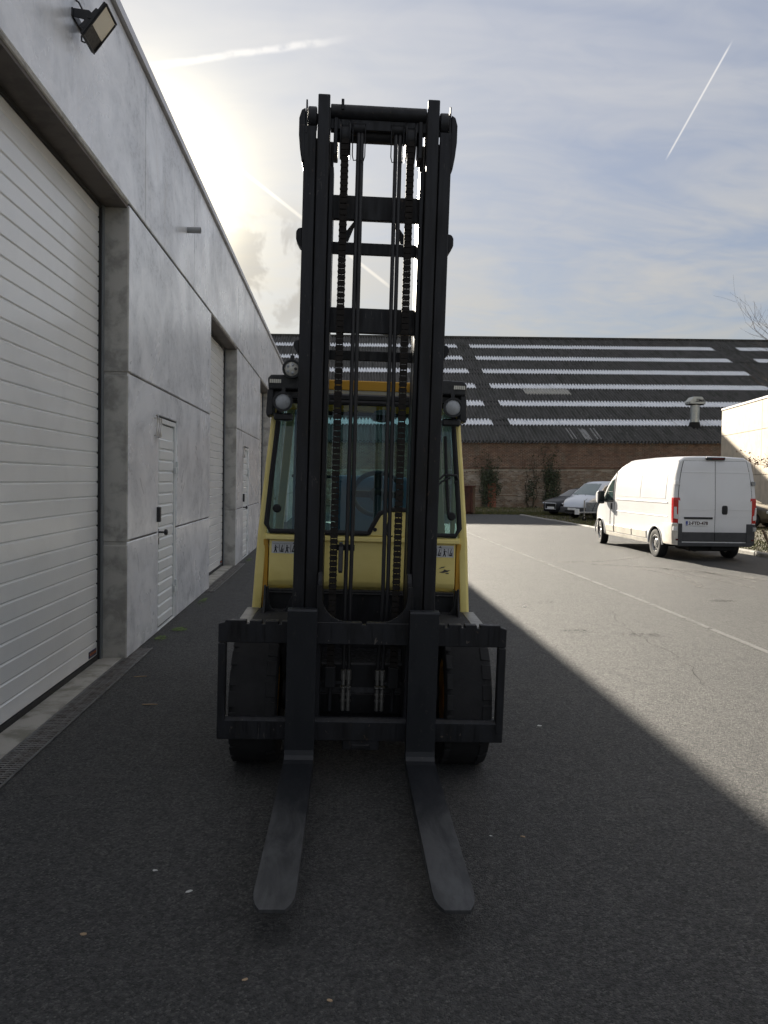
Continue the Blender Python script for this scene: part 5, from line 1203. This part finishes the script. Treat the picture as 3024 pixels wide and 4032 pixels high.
# --- rusty skip by the brick wall
SK = thing('rusty_skip', 'rust brown steel container standing in front of the brick hall', 'container', (5.9, 40.4, 0))
m = MB(); m.box(-1.2, 1.15, -.9, .9, .10, 1.42); m.build('shell', 'rusty_steel', SK, bevel=.01)
for x in (-1.1, -.5, .1, .7, 1.12):
    m = MB(); m.box(x - .05, x + .05, -.97, -.902, .08, 1.42); m.build('rib', 'rusty_steel', SK, bevel=.01)
m = MB(); m.box(1.17, 1.30, -.85, -.75, .02, 1.44); m.build('timber_post', 'weathered_wood', SK, bevel=.01)
m = MB(); m.box(-1.25, 1.30, -.98, .95, 1.421, 1.48); m.build('top_rim', 'rusty_steel', SK, bevel=.01)
m = MB(); m.box(-1.1, 1.2, -.80, -.65, .0, .099); m.box(-1.1, 1.2, .65, .80, .0, .099); m.build('skid', 'rusty_steel', SK)

# ------------------------------------------------------------------ vegetation
def leaves(mb, pts, size, flat=None):
    for p in pts:
        a = Vector((random.gauss(0, 1), random.gauss(0, 1) if flat is None else random.gauss(0, flat), random.gauss(0, 1))).normalized(); b_ = a.orthogonal().normalized()
        b_ = (Matrix.Rotation(random.uniform(0, 6.28), 3, a) @ b_); sz = size * random.uniform(.6, 1.3); p = Vector(p)
        c = a.cross(b_)
        mb.add([p - b_*sz*.1, p + c*sz*.5 + b_*sz*.5, p + b_*sz*1.2, p - c*sz*.5 + b_*sz*.5], [(0, 1, 2, 3)])
def ivy(x, label, dens, branches, lump):
    t = thing('ivy', label, 'ivy', (x, BY - .05, 0))
    m = MB(); lf = []
    for i in range(branches):
        px_ = random.uniform(-.25, .25); pts = []; z = 0; dx = random.uniform(-.12, .12)
        top = random.uniform(2.6, 4.3)
        while z < top:
            pts.append((px_, -.04 - random.uniform(0, .03), z)); z += .16; px_ += random.gauss(dx * (.3 if z < 2 else 1.0) * .4, .05)
        m.tube(pts, [max(.006, .022 * (1 - k / len(pts)) + .006) for k in range(len(pts))], 5)
        for p in pts:
            for _ in range(int(dens * (1.0 if p[2] < 2.6 else .55))):
                lf.append((p[0] + random.gauss(0, .13), -.06 - abs(random.gauss(0, .07)), p[2] + random.gauss(0, .1)))
    for cx, cz, rx, rz, n in lump:
        for _ in range(n):
            a = random.uniform(0, 6.28); r_ = sqrt(random.random()); lf.append((cx + rx * r_ * cos(a), -.05 - abs(random.gauss(0, .12)), cz + rz * r_ * sin(a)))
    m.build('stem', 'ivy_stem', t, smooth=True)
    m = MB(); leaves(m, lf, .085, 2.2); stuff(m.build('foliage', 'ivy_leaf', t))
ivy(9.95, 'dark ivy climbing the brick hall above a red brick pier', 5, 8, [(0, 1.95, .6, .5, 260), (-.4, 1.2, .25, .5, 90), (.55, 1.3, .3, .5, 110)])
ivy(14.15, 'tall dark ivy on the brick hall behind the parked black car', 6, 8, [(0, 2.0, .6, .45, 260), (.1, 1.2, .5, .5, 190), (.0, .7, .7, .3, 130)])
ivy(12.7, 'thin patch of ivy low on the brick wall between two thicker ivies', 2, 4, [(0, 1.3, .3, .6, 120)])
ivy(21.2, 'sparse ivy on the brick hall above the roof of the white van', 3, 4, [(0, 2.6, .4, .4, 90)])
# grass
def grass(name, areas, n, h, label):
    m = MB()
    for _ in range(n):
        x0, x1, y0, y1 = random.choice(areas); x, y = random.uniform(x0, x1), random.uniform(y0, y1)
        if x < interp(KX, y) + .16 and y < 39.5: continue
        hh = h * random.uniform(.4, 1.3); a = random.uniform(0, 6.28); w = .012 + hh * .08; l = random.uniform(-.5, .5) * hh
        m.add([(x - w*cos(a), y - w*sin(a), 0), (x + w*cos(a), y + w*sin(a), 0), (x + l*sin(a), y - l*cos(a), hh)], [(0, 1, 2)])
    stuff(m.build(name, 'grass_dry'), label, 'grass')
grass('grass', [(10.1, 13, 15, 24), (10.0, 17, 22, 33), (9.6, 16, 30, 40)], 16000, .06, 'short dry grass beside the kerb and under the parked cars')
grass('grass', [(4, 16, 39.4, 49.9), (7, 13, 39.4, 42)], 12000, .09, 'rough green grass strip along the foot of the brick hall')
# bare young tree at the right edge
random.seed(11)
TREE = thing('bare_tree', 'bare thin tree with a few brown leaves at the right edge', 'tree', (17.25, 25.6, 0))
tm = MB(); lv = []
def limb(p, d, L, r, lev):
    pts = [p.copy()]; rs = [r]; q = p.copy(); n = 6
    for i in range(n):
        d = (d + Vector((random.gauss(0, .10), random.gauss(0, .10), random.gauss(.02, .06)))).normalized(); q = q + d * L / n; pts.append(q.copy()); rs.append(r * (1 - .75 * (i + 1) / n) + .0015)
        if lev < 3 and i >= 1:
            for _ in range(2 if lev else 3):
                if random.random() < .75:
                    side = Vector((random.uniform(-1, 1) - .25, random.uniform(-1, 1), random.uniform(.0, .8))).normalized()
                    limb(q, (d * .5 + side * .8).normalized(), L * random.uniform(.35, .6), rs[-1] * .6, lev + 1)
        if lev >= 2 and random.random() < .10 and q.z < 4.2: lv.extend([q + Vector((random.gauss(0, .05), random.gauss(0, .05), random.gauss(-.05, .05))) for _ in range(4)])
    tm.tube(pts, rs, 5 if lev else 8)
limb(Vector((0, 0, -.05)), Vector((-.03, 0, 1)), 5.6, .075, 0)
tm.build('trunk', 'bark', TREE, smooth=True)
m = MB(); leaves(m, lv, .07); stuff(m.build('crown', 'dry_leaf', TREE))
m = MB(); m.cyl((9.62 + .95, 17.9, 0), (10.35, 18.05, .62), .035, n=8); tag(m.build('wooden_stake', 'weathered_wood', None), 'leaning wooden stake in the grass behind the white van', 'stake')

# ------------------------------------------------------------------ scraps on the asphalt
for i, (x, y, r_, mt, lab) in enumerate([
        (-.748, 3.277, .014, 'paper_scrap', 'pale pebble on the asphalt left of the left fork tip'), (-.573, 3.102, .016, 'paper_scrap', 'white scrap nearest the left fork tip'),
        (-.90, 2.82, .016, 'leaf_litter', 'brown leaf scrap at the lower left of the asphalt'), (1.417, 5.171, .022, 'paper_scrap', 'white scrap in the shade right of the forklift'),
        (.904, 3.54, .014, 'leaf_litter', 'tan leaf scrap right of the right fork'), (.752, 3.553, .009, 'paper_scrap', 'tiny pale pebble beside the right fork blade'),
        (0.0, 2.428, .012, 'leaf_litter', 'tan scrap at the bottom middle of the asphalt'), (-.281, 2.542, .013, 'leaf_litter', 'tan scrap in front of the left fork tip'),
        (-1.358, 5.695, .03, 'leaf_litter', 'thin tan twig on the asphalt near the drain'), (-1.62, 6.5, .026, 'leaf_litter', 'tan twig lying closest to the drain channel'),
        (2.55, 10.2, .03, 'paper_scrap', 'pale scrap at the edge of the sunlight behind the forklift')]):
    r_ *= .7; k = 7; m = MB(); ea = 3.2 if 'twig' in lab else 1.35; pts = [(r_ * ea * cos(2*pi*j/k) * random.uniform(.7, 1.1), r_ * (.25 if 'twig' in lab else .8) * sin(2*pi*j/k) * random.uniform(.5, 1.2)) for j in range(k)]
    m.prism(pts, 'z', .005, .005 + r_ * .35); o = m.build('pebble' if 'pebble' in lab else ('twig' if 'twig' in lab else 'scrap'), mt, None, bevel=r_ * .1); o.location = (x, y, 0); o.rotation_euler = (0, 0, random.uniform(-.4, .4)); tag(o, lab, 'litter')
